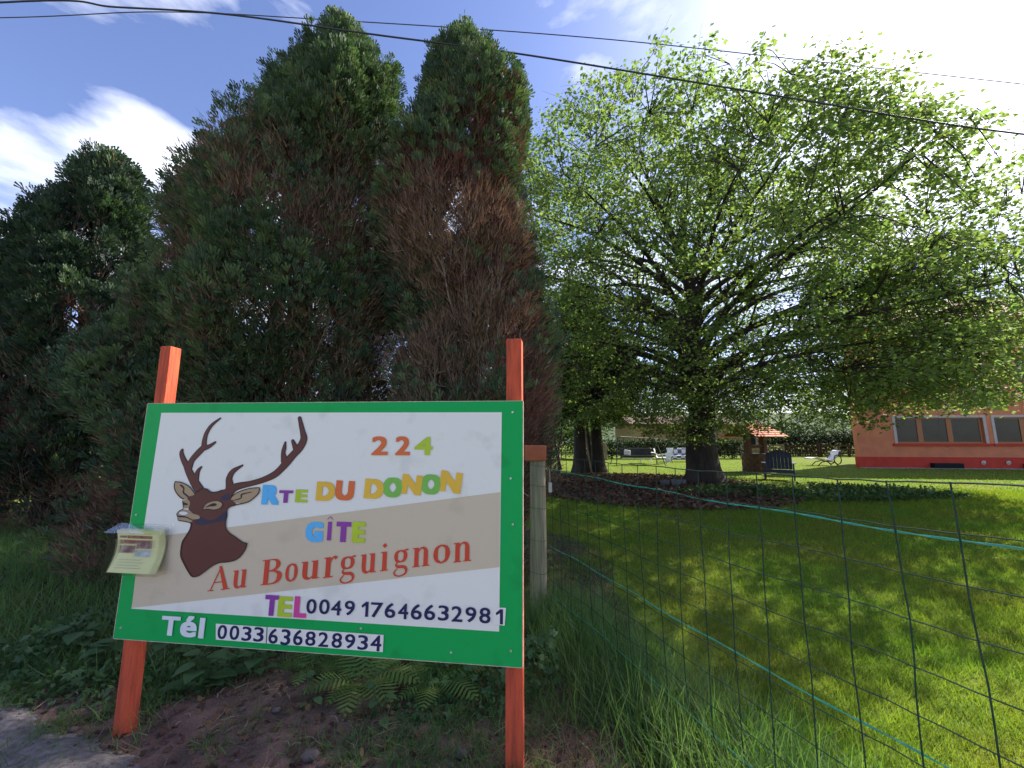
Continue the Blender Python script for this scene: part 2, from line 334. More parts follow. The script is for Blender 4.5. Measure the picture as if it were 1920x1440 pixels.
# ------------------------------------------------------------------ broadleaf trees
m_leaf = mat('maple_leaf', (.120, .172, .060), .6, (.155, .200, .066), .6, island=.28, trans=.58, tcol=(1.5, 1.65, .90), spec=.35)
m_mbark = mat('maple_bark', (.062, .047, .038), .95, (.032, .026, .023), 7, bump=1., bscale=26, stretch=(1, 1, .25))
m_dleaf = mat('dark_leaf', (.022, .042, .022), .7, (.038, .062, .028), 1.2, island=.3, trans=.2)
m_fleaf = mat('far_leaf', (.060, .105, .030), .7, (.085, .125, .036), .5, island=.3, trans=.4, tcol=(1.3, 1.5, .6))
def bez(a, b, c, d, n):
    return [a * (1 - t) ** 3 + b * 3 * t * (1 - t) ** 2 + c * 3 * t * t * (1 - t) + d * t ** 3 for t in [i / n for i in range(n + 1)]]
def broadleaf(name, label, cat, base, H, cen, rad_xy, rup, rdn, r0, n1, n2, n3, leaf, nleaf, seed, mleaf, mbark, zfork, tmpl, limbr=.11, flare=True, clr=.42, gapk=.30, crough=1., group=None, lean=(0, 0), skirt=None):
    r = np.random.default_rng(seed); base = Vector(base); cen = Vector(cen)
    T = thing(name, label, cat, base, group)
    def inside(p, k=1.):
        q = p - cen; s = math.sqrt((q.x ** 2 + q.y ** 2) / rad_xy ** 2 + (q.z / (rup if q.z > 0 else rdn)) ** 2); return s / k
    top = Vector((cen.x + lean[0], cen.y + lean[1], cen.z + rup * .45)); K = 12
    tr = [base.lerp(top, i / K) for i in range(K + 1)]
    for i in range(1, K + 1): tr[i] += Vector((r.normal(), r.normal(), 0)) * r0 * .22
    rr = [r0 * (1 - .80 * (i / K)) for i in range(K + 1)]
    # trunk ring by ring with buttress roots
    n = 20 if flare else 8; vs = []; rows = [0, .12, .3, .6, 1.1, 1.8] if flare else [0]; zz = rows + [p.z - base.z for p in tr[1:] if p.z - base.z > rows[-1] + .3]
    for z in zz:
        f = z / (top.z - base.z) * K; j = min(int(f), K - 1); p = tr[j].lerp(tr[j + 1], f - j); R_ = rr[j] + (rr[j + 1] - rr[j]) * (f - j)
        for a in range(n):
            th = 2 * PI * a / n; fl = (1 + (.75 * math.exp(-z * 2.6) * (.55 + .45 * math.cos(5 * th + 1)) + .05 * math.sin(7 * th + z) + .05 * math.sin(11 * th + 2.2 * z)) if flare else 1)
            vs.append((p.x + math.cos(th) * R_ * fl, p.y + math.sin(th) * R_ * fl, base.z + z - (.12 if z == 0 else 0)))
    q = MB(); q.add(vs, [(i * n + j, i * n + (j + 1) % n, (i + 1) * n + (j + 1) % n, (i + 1) * n + j) for i in range(len(zz) - 1) for j in range(n)]); q.build('trunk', mbark, T, smooth=True)
    q = MB(); nodes = []; nd = []
    def at(z):
        f = (z - base.z) / (top.z - base.z) * K; f = max(0, min(f, K - .01)); j = int(f); return tr[j].lerp(tr[j + 1], f - j), rr[j] + (rr[j + 1] - rr[j]) * (f - j)
    for i in range(n1):
        u = (i + .5) / n1; el = math.asin(-.72 + 1.70 * u); az = i * 2.39996 + r.normal() * .2
        el = min(el, 1.45)
        d = Vector((math.cos(az) * math.cos(el) * rad_xy, math.sin(az) * math.cos(el) * rad_xy, math.sin(el) * (rup if el > 0 else rdn) * 1.05))
        e = cen + d * (.80 + .12 * r.random())
        if skirt:                                 # boughs follow the same lopsided crown
            q_ = max(0, min(1, ((e.x - cen.x) * skirt[0] + (e.y - cen.y) * skirt[1]) / rad_xy))
            if e.z > cen.z: e.z -= max(0, q_ - .05) * .5 * (e.z - cen.z); e.x -= (e.x - cen.x) * .13 * q_; e.y -= (e.y - cen.y) * .13 * q_
            else: e.x += (e.x - cen.x) * skirt[2] * q_ * .8; e.y += (e.y - cen.y) * skirt[2] * q_ * .8
        z = base.z + zfork + (top.z - base.z - zfork) * u ** 1.25 * .85; a, ar = at(z)
        out = Vector((math.cos(az), math.sin(az), 0)); dist = (e - a).length
        b = a + (out * .5 + Vector((0, 0, .62 + .3 * u))).normalized() * dist * .33
        c = e - (Vector((d.x, d.y, d.z * .35)).normalized() * .8 + Vector((0, 0, .1))).normalized() * dist * .30 + Vector(r.normal(size=3)) * dist * .04
        pts = bez(a, b, c, e, 10); lr = min(limbr * (.7 + .6 * r.random()), ar * .75) * (1 - .35 * u)
        rad = [max(lr * (1 - .9 * k / 10), .015) for k in range(11)]; q.tube(pts, rad, 6, cap=False)
        nodes += pts[4:]
        for j in range(n2):
            t = .28 + .72 * (j + r.random()) / n2; f = min(t * 10, 9.99); k = int(f); p = pts[k].lerp(pts[k + 1], f - k); tg = (pts[k + 1] - pts[k]).normalized()
            side = Vector(r.normal(size=3)); side.z *= .55; side = (side - tg * side.dot(tg)).normalized()
            dd = (tg * .75 + side * .85 + Vector((0, 0, .12))).normalized(); ln = (.26 * rad_xy) * (1.15 - .5 * t) * (.6 + .7 * r.random())
            e2 = p + dd * ln
            while inside(e2) > 1.02 and ln > .4: ln *= .8; e2 = p + dd * ln
            m2 = p.lerp(e2, .5) + Vector((0, 0, ln * .08)) + Vector(r.normal(size=3)) * ln * .06; r2 = rad[k] * .5
            q.tube([p, m2, e2], [max(r2, .012), max(r2 * .6, .009), .006], 4, cap=False)
            for h in range(3): tt = (.2, .6, 1.)[h]; nodes.append(p.lerp(m2, tt * 2) if tt < .5 else m2.lerp(e2, tt * 2 - 1)); nd.append(dd)
    # leaf clusters spread through the crown, each on a twig from the nearest bough
    ncl = n3; u = rdir(ncl * 3); s_ = .45 + .55 * r.random(ncl * 3) ** .55; pw = 2.6
    hr = np.sqrt(u[:, 0] ** 2 + u[:, 1] ** 2); k_ = (hr ** pw + np.abs(u[:, 2]) ** pw) ** (-1 / pw)
    C = u * k_[:, None] * s_[:, None]; C[:, :2] *= rad_xy; C[:, 2] = np.where(C[:, 2] > 0, C[:, 2] * rup, C[:, 2] * rdn); C += np.array(cen)
    if skirt:                                    # the low boughs on one side reach further out
        dd_ = np.clip((C[:, :2] - np.array(cen)[:2]) @ np.array(skirt[:2]) / rad_xy, 0, 1); C[:, :2] += (C[:, :2] - np.array(cen)[:2]) * (skirt[2] * dd_ * np.clip((cen.z - C[:, 2]) / 2.5, 0, 1))[:, None]
        ul_ = np.clip(-(C[:, 0] - cen.x) / rad_xy, 0, 1) * (C[:, 2] > cen.z); C[:, 2] += ul_ * skirt[3] * (C[:, 2] - cen.z); C[:, 0] -= ul_ * .3; C[:, 2] -= np.clip(dd_ - .05, 0, 1) * .50 * np.clip(C[:, 2] - cen.z, 0, 9); C[:, :2] -= (C[:, :2] - np.array(cen)[:2]) * (.16 * dd_ * (C[:, 2] > cen.z + 1))[:, None]
    C += ((fnoise(C, .45, seed) - .5) * 2.4 * crough)[:, None] * u
    C = C[(fnoise(C, .75, seed + 2) > gapk) & (C[:, 2] > base.z + zfork * .62)][:ncl]
    if skirt:
        k = 900; X_ = np.stack([10.5 + 7.5 * r.random(k), 10.6 + 4.8 * r.random(k), 2.7 + 4.6 * r.random(k)], 1); X_ = X_[(fnoise(X_, .8, 77) > .38) & (np.linalg.norm(X_[:, :2] - np.array(cen)[:2], axis=1) < 9.9)]; C = np.concatenate([C, X_])
    NP = np.array(nodes); ax_ = np.array(base)[:2]
    for c in C:
        dn_ = ((NP - c) ** 2).sum(1) + 3. * np.maximum(0, np.linalg.norm(NP[:, :2] - ax_, axis=1) - np.linalg.norm(c[:2] - ax_)) ; j = int(dn_.argmin())
        a, b_ = Vector(NP[j]), Vector(c); dl = (b_ - a).length; mm = a.lerp(b_, .5) + Vector((0, 0, .12 * dl)) + Vector(r.normal(size=3)) * dl * .07; tk = .008 + .006 * min(dl, 2.5)
        q.tube([a, mm, b_], [tk, tk * .7, .004], 4 if dl > 1 else 3, cap=False)
        for h in range(3): e3 = b_ + Vector(r.normal(size=3)) * clr * .7; q.tube([mm.lerp(b_, .6 + .15 * h), e3], [.005, .002], 3, cap=False)
    ci = np.repeat(np.arange(len(C)), nleaf); k = r.normal(size=(len(ci), 3)) * clr * .55 * np.array([1, 1, .42]); k[:, 2] -= .25 * (k[:, 0] ** 2 + k[:, 1] ** 2) / clr
    LP = list(C[ci] + k); LD = list(k + r.normal(size=k.shape) * clr * .5)
    q.build('limbs', mbark, T, smooth=True, kind='stuff')
    P = np.array(LP); D = np.array(LD); m = len(P); D /= np.linalg.norm(D, axis=1, keepdims=True) + 1e-6; D = D + r.normal(size=(m, 3)) * .35; D[:, 2] = D[:, 2] * .4 - .30
    V, F = scatter(tmpl[0], tmpl[1], P, basis(D, r.normal(size=m) * .55), leaf * (.6 + .75 * r.random(m)))
    npmesh('crown', V, F, mleaf, None, T, kind='stuff'); return T, m
mp_tree, nm = broadleaf('maple_tree', 'big old maple with a thick dark trunk and wide light green crown', 'tree', (7.22, 15.13, 0), 14.5,
    (7.0, 15.1, 7.5), 8.4, 6.1, 5.6, .56, 60, 10, 3950, .102, 40, 5, m_leaf, m_mbark, 2.6, (LF3, LF3F), limbr=.15, skirt=(.93, -.36, .30, .26), gapk=.36)
print('maple leaves', nm)
ART = {"panel":[[0.0884,0.1559],[2.127,0.1541],[2.1295,1.2265],[0.1014,1.2309]],"band":[[0.091,0.1602],[2.1254,0.4519],[2.1253,0.8157],[0.0794,0.5215]],"antler":[[[0.4176,0.7905,0.0255],[0.371,0.8435,0.0224],[0.3323,0.8973,0.0192],[0.3159,0.9319,0.0204]],[[0.3185,0.9219,0.017],[0.2888,0.9616,0.0136],[0.271,0.9967,0.0108],[0.2739,1.0194,0.0051]],[[0.3294,0.9171,0.0192],[0.3455,0.9622,0.0147],[0.3793,1.0026,0.0158],[0.4062,1.0329,0.0147],[0.4069,1.0683,0.0124],[0.4148,1.1139,0.0096],[0.4426,1.1599,0.0068],[0.4928,1.1992,0.0017]],[[0.4044,1.0254,0.0124],[0.4421,1.0382,0.0084],[0.4793,1.0626,0.0028]],[[0.3815,0.829,0.019],[0.3857,0.8782,0.0129],[0.3934,0.903,0.0084],[0.4106,0.924,0.0017]],[[0.6082,0.7845,0.0299],[0.5979,0.8229,0.0218],[0.5903,0.8616,0.0164],[0.61,0.901,0.0115],[0.665,0.9349,0.0016]],[[0.6058,0.8037,0.0218],[0.658,0.8215,0.0163],[0.7215,0.8347,0.0124],[0.7945,0.8551,0.0129],[0.8608,0.885,0.016],[0.8999,0.9193,0.017],[0.9283,0.9535,0.0202],[0.9665,0.9975,0.0181],[1.0,1.0368,0.0191],[1.0182,1.0809,0.0181],[1.0081,1.1203,0.0133],[0.9948,1.1599,0.0107],[0.9806,1.2022,0.0075]],[[0.9145,0.9582,0.0181],[0.9032,1.0019,0.0107],[0.9061,1.0313,0.0091],[0.9097,1.0647,0.0027]],[[0.977,1.0268,0.0149],[0.9608,1.0561,0.0091],[0.9505,1.0747,0.0059]]],"head":[[0.3984,0.7835],[0.43,0.8011],[0.459,0.8016],[0.4902,0.7852],[0.5284,0.7881],[0.556,0.7971],[0.5839,0.8039],[0.6151,0.7834],[0.6146,0.7498],[0.6455,0.7296],[0.6424,0.717],[0.6064,0.7016],[0.6004,0.6744],[0.6004,0.6372],[0.6057,0.5962],[0.6275,0.5723],[0.6627,0.553],[0.7125,0.5262],[0.7411,0.5191],[0.7352,0.4908],[0.712,0.4539],[0.6779,0.4307],[0.6328,0.421],[0.587,0.4152],[0.5431,0.3935],[0.5006,0.3619],[0.4704,0.3427],[0.4379,0.3393],[0.4109,0.3622],[0.382,0.3973],[0.3541,0.4409],[0.3498,0.4856],[0.3545,0.5186],[0.3736,0.5522],[0.3886,0.5816],[0.3916,0.6108],[0.3832,0.6189],[0.4,0.636],[0.4367,0.6495],[0.3904,0.6692],[0.3632,0.6896],[0.365,0.7107],[0.3516,0.7358],[0.3485,0.757],[0.3856,0.7705]],"tan":[[[0.2575,0.8389],[0.2931,0.833],[0.3398,0.8166],[0.3728,0.7915],[0.3905,0.7706],[0.3534,0.7571],[0.326,0.7437],[0.2886,0.7643],[0.2619,0.7937],[0.2555,0.8195]],[[0.614,0.754],[0.6351,0.7754],[0.6709,0.7929],[0.7257,0.8086],[0.7815,0.8138],[0.7818,0.7908],[0.7589,0.7653],[0.7244,0.7396],[0.6787,0.7282],[0.64,0.7357]],[[0.3224,0.7352],[0.3507,0.7421],[0.368,0.7234],[0.362,0.698],[0.3381,0.6953],[0.3255,0.714]],[[0.4506,0.6875],[0.4658,0.7172],[0.4973,0.7326],[0.5398,0.7377],[0.5679,0.7237],[0.5588,0.7026],[0.5221,0.6913],[0.4833,0.6945]],[[0.2966,0.6627],[0.3159,0.68],[0.3542,0.6851],[0.3808,0.669],[0.4307,0.6577],[0.4378,0.6412],[0.4048,0.6361],[0.3802,0.6396],[0.3494,0.6514],[0.3058,0.6503]],[[0.3091,0.6441],[0.3506,0.643],[0.3961,0.6296],[0.3877,0.6211],[0.3434,0.6261],[0.3137,0.6295]]],"navy":[[[0.4126,0.6155],[0.415,0.6322],[0.4463,0.6497],[0.4915,0.6343],[0.5337,0.6396],[0.5642,0.6611],[0.5988,0.6869],[0.6004,0.6372],[0.5359,0.6231],[0.4943,0.6136],[0.4571,0.6064]],[[0.5517,0.7569],[0.5739,0.77],[0.6014,0.7789],[0.6093,0.7539],[0.5919,0.741],[0.5628,0.7445]]],"nose":[[0.3081,0.6672],[0.3144,0.6736],[0.3311,0.6761],[0.351,0.6737],[0.3616,0.6676],[0.3529,0.6607],[0.3339,0.6573],[0.3165,0.6602]],"line":[[[0.295,0.8201,0.0049],[0.3172,0.8033,0.0044],[0.3179,0.7819,0.0044],[0.332,0.7694,0.0044],[0.3534,0.7571,0.0039]],[[0.7373,0.79,0.0019],[0.696,0.7808,0.0033],[0.6779,0.7742,0.0042],[0.6794,0.7616,0.0038],[0.6665,0.7509,0.0028],[0.6251,0.7417,0.0014]],[[0.468,0.7013,0.0014],[0.4952,0.7128,0.0057],[0.5186,0.7175,0.0086],[0.534,0.7166,0.0029]],[[0.3209,0.7288,0.002],[0.3322,0.7184,0.0068],[0.3546,0.7155,0.0039]],[[0.3059,0.6494,0.0039],[0.3352,0.6489,0.0044],[0.36,0.6454,0.0029],[0.3958,0.6317,0.0024]],[[0.2575,0.8389,0.0025],[0.2559,0.8108,0.0025],[0.2713,0.7811,0.0025],[0.2997,0.756,0.0029],[0.3261,0.7429,0.0029]],[[0.2575,0.8389,0.0025],[0.3029,0.8332,0.0025],[0.3502,0.8125,0.0024],[0.3783,0.7874,0.0024],[0.3929,0.7706,0.0024]],[[0.6119,0.7519,0.0024],[0.6351,0.7754,0.0024],[0.6708,0.7937,0.0024],[0.7256,0.8095,0.0024],[0.7824,0.8147,0.0023]],[[0.7824,0.8147,0.0023],[0.7809,0.7866,0.0028],[0.755,0.759,0.0028],[0.7247,0.7376,0.0028],[0.6837,0.7263,0.0028],[0.6424,0.717,0.0028],[0.6064,0.7016,0.0028],[0.6004,0.6744,0.0028],[0.6004,0.6372,0.0028],[0.6057,0.5962,0.0028],[0.6275,0.5723,0.0028],[0.6627,0.553,0.0028],[0.7125,0.5262,0.0028],[0.742,0.5191,0.0028]],[[0.742,0.5191,0.0028],[0.7352,0.4908,0.0028],[0.712,0.4539,0.0028],[0.6779,0.4307,0.0028],[0.6329,0.4202,0.0028],[0.5871,0.4144,0.0028],[0.5432,0.3927,0.0028],[0.5007,0.3611,0.0028],[0.4705,0.3419,0.0028],[0.438,0.3385,0.0028],[0.4109,0.3622,0.0028],[0.382,0.3973,0.0028],[0.3531,0.4408,0.0029],[0.3488,0.4856,0.0029],[0.3535,0.5186,0.0029],[0.3736,0.5522,0.0029],[0.3886,0.5816,0.0029],[0.3916,0.6108,0.0029],[0.3784,0.6187,0.0024],[0.3437,0.6245,0.0024],[0.3115,0.6286,0.0024],[0.3036,0.6481,0.0024],[0.2956,0.6626,0.0024],[0.3133,0.6812,0.0024],[0.3311,0.693,0.0024],[0.3214,0.7351,0.0024]],[[0.4506,0.6875,0.0019],[0.4657,0.718,0.0019],[0.4972,0.7339,0.0019],[0.5397,0.739,0.0019],[0.5694,0.7237,0.0019],[0.559,0.7009,0.0019],[0.5223,0.6896,0.0019],[0.4835,0.6933,0.0019],[0.4506,0.6875,0.0019]],[[0.3984,0.7835,0.0029],[0.43,0.8011,0.0029],[0.459,0.8016,0.0029],[0.4902,0.7852,0.0029],[0.5285,0.7872,0.0029],[0.556,0.7971,0.0029]]],"words":{"house_number":[["2",1.4644,1.0473,0.0937,0.1012,0,"orange",0.03],["2",1.5936,1.0481,0.0829,0.1005,0,"orange",0.03],["4",1.7096,1.0479,0.1013,0.096,0,"lime",0.03]],"street_name":[["R",0.8523,0.7773,0.1032,0.1051,0,"cyan",0.055],["T",0.9426,0.7699,0.0818,0.0664,0,"purple",0.055],["E",1.0338,0.775,0.0701,0.0681,0,"lime",0.055],["D",1.1717,0.8019,0.1076,0.1009,1,"gold",0.055],["U",1.2815,0.8081,0.1064,0.1032,2,"orange",0.055],["D",1.4453,0.8195,0.1076,0.1024,3,"gold",0.055],["O",1.5489,0.829,0.1065,0.1034,2,"green2",0.055],["N",1.6527,0.8453,0.1107,0.1017,5,"gold",0.055],["O",1.7575,0.8484,0.1071,0.1039,3,"green2",0.055],["N",1.8636,0.8625,0.1174,0.1062,8,"gold",0.055]],"gite_word":[["G",1.1254,0.5903,0.1005,0.1035,0,"cyan",0.055],["\u00ce",1.2105,0.6092,0.0514,0.1359,0,"purple",0.055],["T",1.2892,0.5953,0.0823,0.1026,0,"purple",0.055],["E",1.3749,0.5965,0.0741,0.1048,0,"lime",0.055]],"tel_word":[["T",0.9189,0.2146,0.0803,0.1015,0,"purple",0.045],["E",0.9942,0.2125,0.0811,0.0997,0,"lime",0.045],["L",1.0803,0.2148,0.0699,0.1032,0,"pink",0.045]],"phone_number":[["0",1.1416,0.221,0.0556,0.0705,0,"navy",0.012],["0",1.2131,0.2227,0.0575,0.0718,0,"navy",0.012],["4",1.2787,0.2209,0.0554,0.0715,0,"navy",0.012],["9",1.3513,0.2237,0.0549,0.0697,0,"navy",0.012],["1",1.4337,0.2223,0.0401,0.0734,0,"navy",0.012],["7",1.4976,0.2217,0.0643,0.0706,0,"navy",0.012],["6",1.5677,0.2227,0.0564,0.0703,0,"navy",0.012],["4",1.6368,0.2224,0.0532,0.0725,0,"navy",0.012],["6",1.7059,0.2235,0.057,0.0722,0,"navy",0.012],["6",1.7753,0.2245,0.0568,0.072,0,"navy",0.012],["3",1.846,0.225,0.0547,0.0704,0,"navy",0.012],["2",1.9149,0.2243,0.0556,0.0714,0,"navy",0.012],["9",1.9851,0.2248,0.0549,0.0699,0,"navy",0.012],["8",2.0557,0.2247,0.0561,0.0718,0,"navy",0.012],["1",2.1276,0.223,0.0397,0.0705,0,"navy",0.012]],"second_phone_number":[["0",0.6515,0.0707,0.054,0.0685,0,"navy",0.014],["0",0.7218,0.0714,0.0551,0.0695,0,"navy",0.014],["3",0.7925,0.0703,0.0547,0.0692,0,"navy",0.014],["3",0.861,0.0709,0.0573,0.0702,0,"navy",0.014],["6",0.9437,0.0679,0.0523,0.0724,0,"navy",0.014],["3",1.0134,0.0662,0.0534,0.0759,0,"navy",0.014],["6",1.0815,0.0688,0.053,0.0731,0,"navy",0.014],["8",1.1504,0.0677,0.0564,0.0678,0,"navy",0.014],["2",1.2211,0.0674,0.0551,0.0688,0,"navy",0.014],["8",1.2943,0.0673,0.0561,0.0697,0,"navy",0.014],["9",1.3648,0.0676,0.0556,0.067,0,"navy",0.014],["3",1.4335,0.0658,0.0549,0.0684,0,"navy",0.014],["4",1.5028,0.0671,0.0573,0.0738,0,"navy",0.014]],"telephone_word":[["T",0.3437,0.0839,0.1116,0.0961,0,"white",0.035],["\u00e9",0.4521,0.0866,0.0978,0.1047,0,"white",0.035],["l",0.5301,0.0836,0.0313,0.1003,0,"white",0.035]]},"sticker":[[[0.6185,0.0318],[0.9048,0.0306],[0.9008,0.1085],[0.6082,0.1095]],[[0.9108,0.0304],[1.5411,0.0276],[1.5404,0.1071],[0.9068,0.1094]],[[2.0949,0.1866],[2.1544,0.1833],[2.1603,0.2649],[2.0992,0.2643]]],"serif":[["A",0.6027,0.3367,0.1343,0.1389],["u",0.7203,0.3369,0.0874,0.1019],["B",0.9003,0.3814,0.1198,0.1403],["o",1.0138,0.3813,0.0698,0.0956],["u",1.1192,0.3976,0.1093,0.1032],["r",1.2314,0.4166,0.0817,0.1108],["g",1.329,0.4086,0.0852,0.1388],["u",1.4381,0.4431,0.0902,0.1047],["i",1.5246,0.4779,0.0462,0.1414],["g",1.6153,0.4525,0.08,0.1349],["n",1.72,0.4856,0.0945,0.1047],["o",1.8269,0.5038,0.0868,0.0969],["n",1.9352,0.5174,0.0969,0.1055]],"serif_slope":0.14883191981380586,"screw":[[2.1865,1.2263],[2.1788,0.885],[2.1914,0.6585],[2.1853,0.0717],[1.8897,0.0465],[1.417,0.1293],[0.0334,0.6505],[0.0397,0.0559]]}
# ------------------------------------------------------------------ roadside sign (board frame: u right, n away from the viewer, v up)
BO = Vector((-2.17597, 2.32488, .52549)); BH = 1.28539; BW = 2.24
def _rot(rx, ry, rz): return Matrix.Rotation(rz, 3, 'Z') @ Matrix.Rotation(rx, 3, 'X') @ Matrix.Rotation(ry, 3, 'Y')
BR = _rot(-.0145291, .0042442, -.1168577)
def bp(u, v, n=0.): return BO + BR @ Vector((u, n, v))
BM = Matrix.Translation(BO) @ BR.to_4x4()
m_red = mat('red_post_paint', (.62, .10, .042), .85, (.36, .065, .035), 5, bump=.7, stretch=(9, 9, .8), bscale=10, ramp=(.42, .7))
m_grn = mat('green_board_paint', (.003, .37, .080), .5, (.004, .27, .06), 7, ramp=(.55, .8), spec=.2, bump=.05, bscale=90)
m_edge = mat('board_edge', (.62, .55, .42), .8, (.45, .38, .28), 30)
m_whi = mat('white_panel', (.80, .775, .71), .5, (.60, .58, .52), 7, ramp=(.56, .85), bump=.06, bscale=60, spec=.35)
m_bei = mat('beige_band', (.61, .50, .36), .5, (.50, .41, .30), 7, ramp=(.55, .85), bump=.06, bscale=60, spec=.3)
INK = dict(orange=(.72, .15, .035), lime=(.47, .60, .03), cyan=(.10, .47, .86), purple=(.27, .045, .33), gold=(.80, .48, .045), green2=(.20, .50, .08),
    pink=(.70, .06, .30), navy=(.012, .012, .085), white=(.78, .80, .82), red=(.62, .055, .025), brown=(.115, .028, .022), tan=(.42, .29, .17), dark=(.020, .010, .014), deep=(.028, .022, .062))
def ink(n): return mat('ink_' + n, INK[n], .45, tuple(c * .9 for c in INK[n]), 6, spec=.35)
sign = thing('roadside_sign', 'green framed guest house sign with a stag head, on two red posts', 'sign', (-1.06, 2.27, 0))
def post(u0, u1, w_, n0, vt, zb, up):
    q = MB(); a = []
    for (v, u) in ((None, u0), (vt, u1)):
        for k, (du, dn) in enumerate(((0, 0), (w_, 0), (w_, w_), (0, w_))):
            if v is None:
                p = bp(u + du, -.5, n0 + dn); tpt = bp(u1 + du, vt, n0 + dn); s = (zb - p.z) / (tpt.z - p.z); p = p.lerp(tpt, s)
            else: p = bp(u + du, v, n0 + dn)
            a.append(p)
    q.add(a, [(3, 2, 1, 0), (4, 5, 6, 7), (0, 1, 5, 4), (1, 2, 6, 5), (2, 3, 7, 6), (3, 0, 4, 7)])
    return q.build('sign_post', m_red, sign, bevel=.006, label=up)
post(.060, .012, .072, .014, 1.640, -.06, None)
post(2.160, 2.148, .084, .014, 1.632, -.12, None)
q = MB(); q.box((0, .0005, 0), (BW, .0115, BH), BM); q.cur = 0
board = q.build('board', m_grn, sign, bevel=.0015)
q = MB(); q.box((BW, .0005, 0), (BW + .004, .0118, BH), BM); q.box((0, .0005, -.003), (BW, .0118, 0), BM); q.box((0, .0005, BH), (BW, .0118, BH + .003), BM); q.box((-.003, .0005, 0), (0, .0118, BH), BM); q.build('board_edge', m_edge, board)
def flat(q, pts, n, th=.0008):
    """a thin sheet cut to an outline, front face at depth n towards the viewer"""
    k = len(pts); ar = sum(pts[i][0] * pts[(i + 1) % k][1] - pts[(i + 1) % k][0] * pts[i][1] for i in range(k))
    if ar < 0: pts = pts[::-1]
    from mathutils.geometry import tessellate_polygon
    tri = tessellate_polygon([[Vector((p[0], p[1], 0)) for p in pts]])
    q.add([bp(p[0], p[1], -n) for p in pts], [tuple(t) for t in tri])
def smoothpoly(pts, n=4):
    k = len(pts); o = []
    for i in range(k):
        p0, p1, p2, p3 = (np.array(pts[(i + d) % k]) for d in (-1, 0, 1, 2))
        for j in range(n):
            t = j / n; o.append(tuple(.5 * ((2 * p1) + (-p0 + p2) * t + (2 * p0 - 5 * p1 + 4 * p2 - p3) * t * t + (-p0 + 3 * p1 - 3 * p2 + p3) * t ** 3)))
    return o
def crs(pts, n=6):
    P = [np.array(p, float) for p in pts]; P = [2 * P[0] - P[1]] + P + [2 * P[-1] - P[-2]]; o = []
    for i in range(1, len(P) - 2):
        for j in range(n):
            t = j / n; p0, p1, p2, p3 = P[i - 1:i + 3]
            o.append(.5 * ((2 * p1) + (-p0 + p2) * t + (2 * p0 - 5 * p1 + 4 * p2 - p3) * t * t + (-p0 + 3 * p1 - 3 * p2 + p3) * t ** 3))
    o.append(P[-2]); return o
def ribbon(q, pts, n, grow=0., smooth=True, rnd=True, f=bp, mul=1.):
    P = crs(pts) if smooth and len(pts) > 2 else [np.array(p, float) for p in pts]; a = []; b_ = []
    for i, p in enumerate(P):
        d = P[min(i + 1, len(P) - 1)][:2] - P[max(i - 1, 0)][:2]; d = d / (np.linalg.norm(d) + 1e-9); w_ = max(p[2], .0002) * mul + grow
        a.append((p[0] - d[1] * w_, p[1] + d[0] * w_)); b_.append((p[0] + d[1] * w_, p[1] - d[0] * w_))
        if rnd and i == 0: s0 = [(p[0] - d[0] * w_ * .7, p[1] - d[1] * w_ * .7)]
        if rnd and i == len(P) - 1: s1 = [(p[0] + d[0] * w_ * .7, p[1] + d[1] * w_ * .7)]
    vs = []; 
    for x, y in zip(a, b_): vs += [x, y]
    fs = [(2 * i, 2 * i + 1, 2 * i + 3, 2 * i + 2) for i in range(len(a) - 1)]
    if rnd: vs += s0 + s1; k = len(vs); fs += [(k - 2, 1, 0), (2 * len(a) - 2, 2 * len(a) - 1, k - 1)]
    q.add([f(x, y, -n) for x, y in vs], fs)
q = MB(); flat(q, ART['panel'], .0015); q.build('white_panel', m_whi, board)
q = MB(); flat(q, ART['band'], .0025); q.build('beige_band', m_bei, board)
# stag
stag = MB(); stag.cur = 0; n0 = .0035
for i, s in enumerate(ART['antler']): ribbon(stag, s, n0 + i * .00008, .0032)
stag.cur = 1
for i, s in enumerate(ART['antler']): ribbon(stag, s, n0 + .001 + i * .00008, -.0008)
flat(stag, smoothpoly(ART['head']), n0 + .0020)
stag.cur = 2
for i, s in enumerate(ART['tan']): flat(stag, smoothpoly(s), n0 + .0025 + i * .00005)
stag.cur = 3
for s in ART['navy']: flat(stag, smoothpoly(s), n0 + .0022)
stag.cur = 4; flat(stag, smoothpoly(ART['nose']), n0 + .0030)
stag.cur = 0
for i, s in enumerate(ART['line']): ribbon(stag, s, n0 + .0034 + i * .00008)
stag.build('stag_picture', [ink('dark'), ink('brown'), ink('tan'), ink('deep'), ink('white')], board)
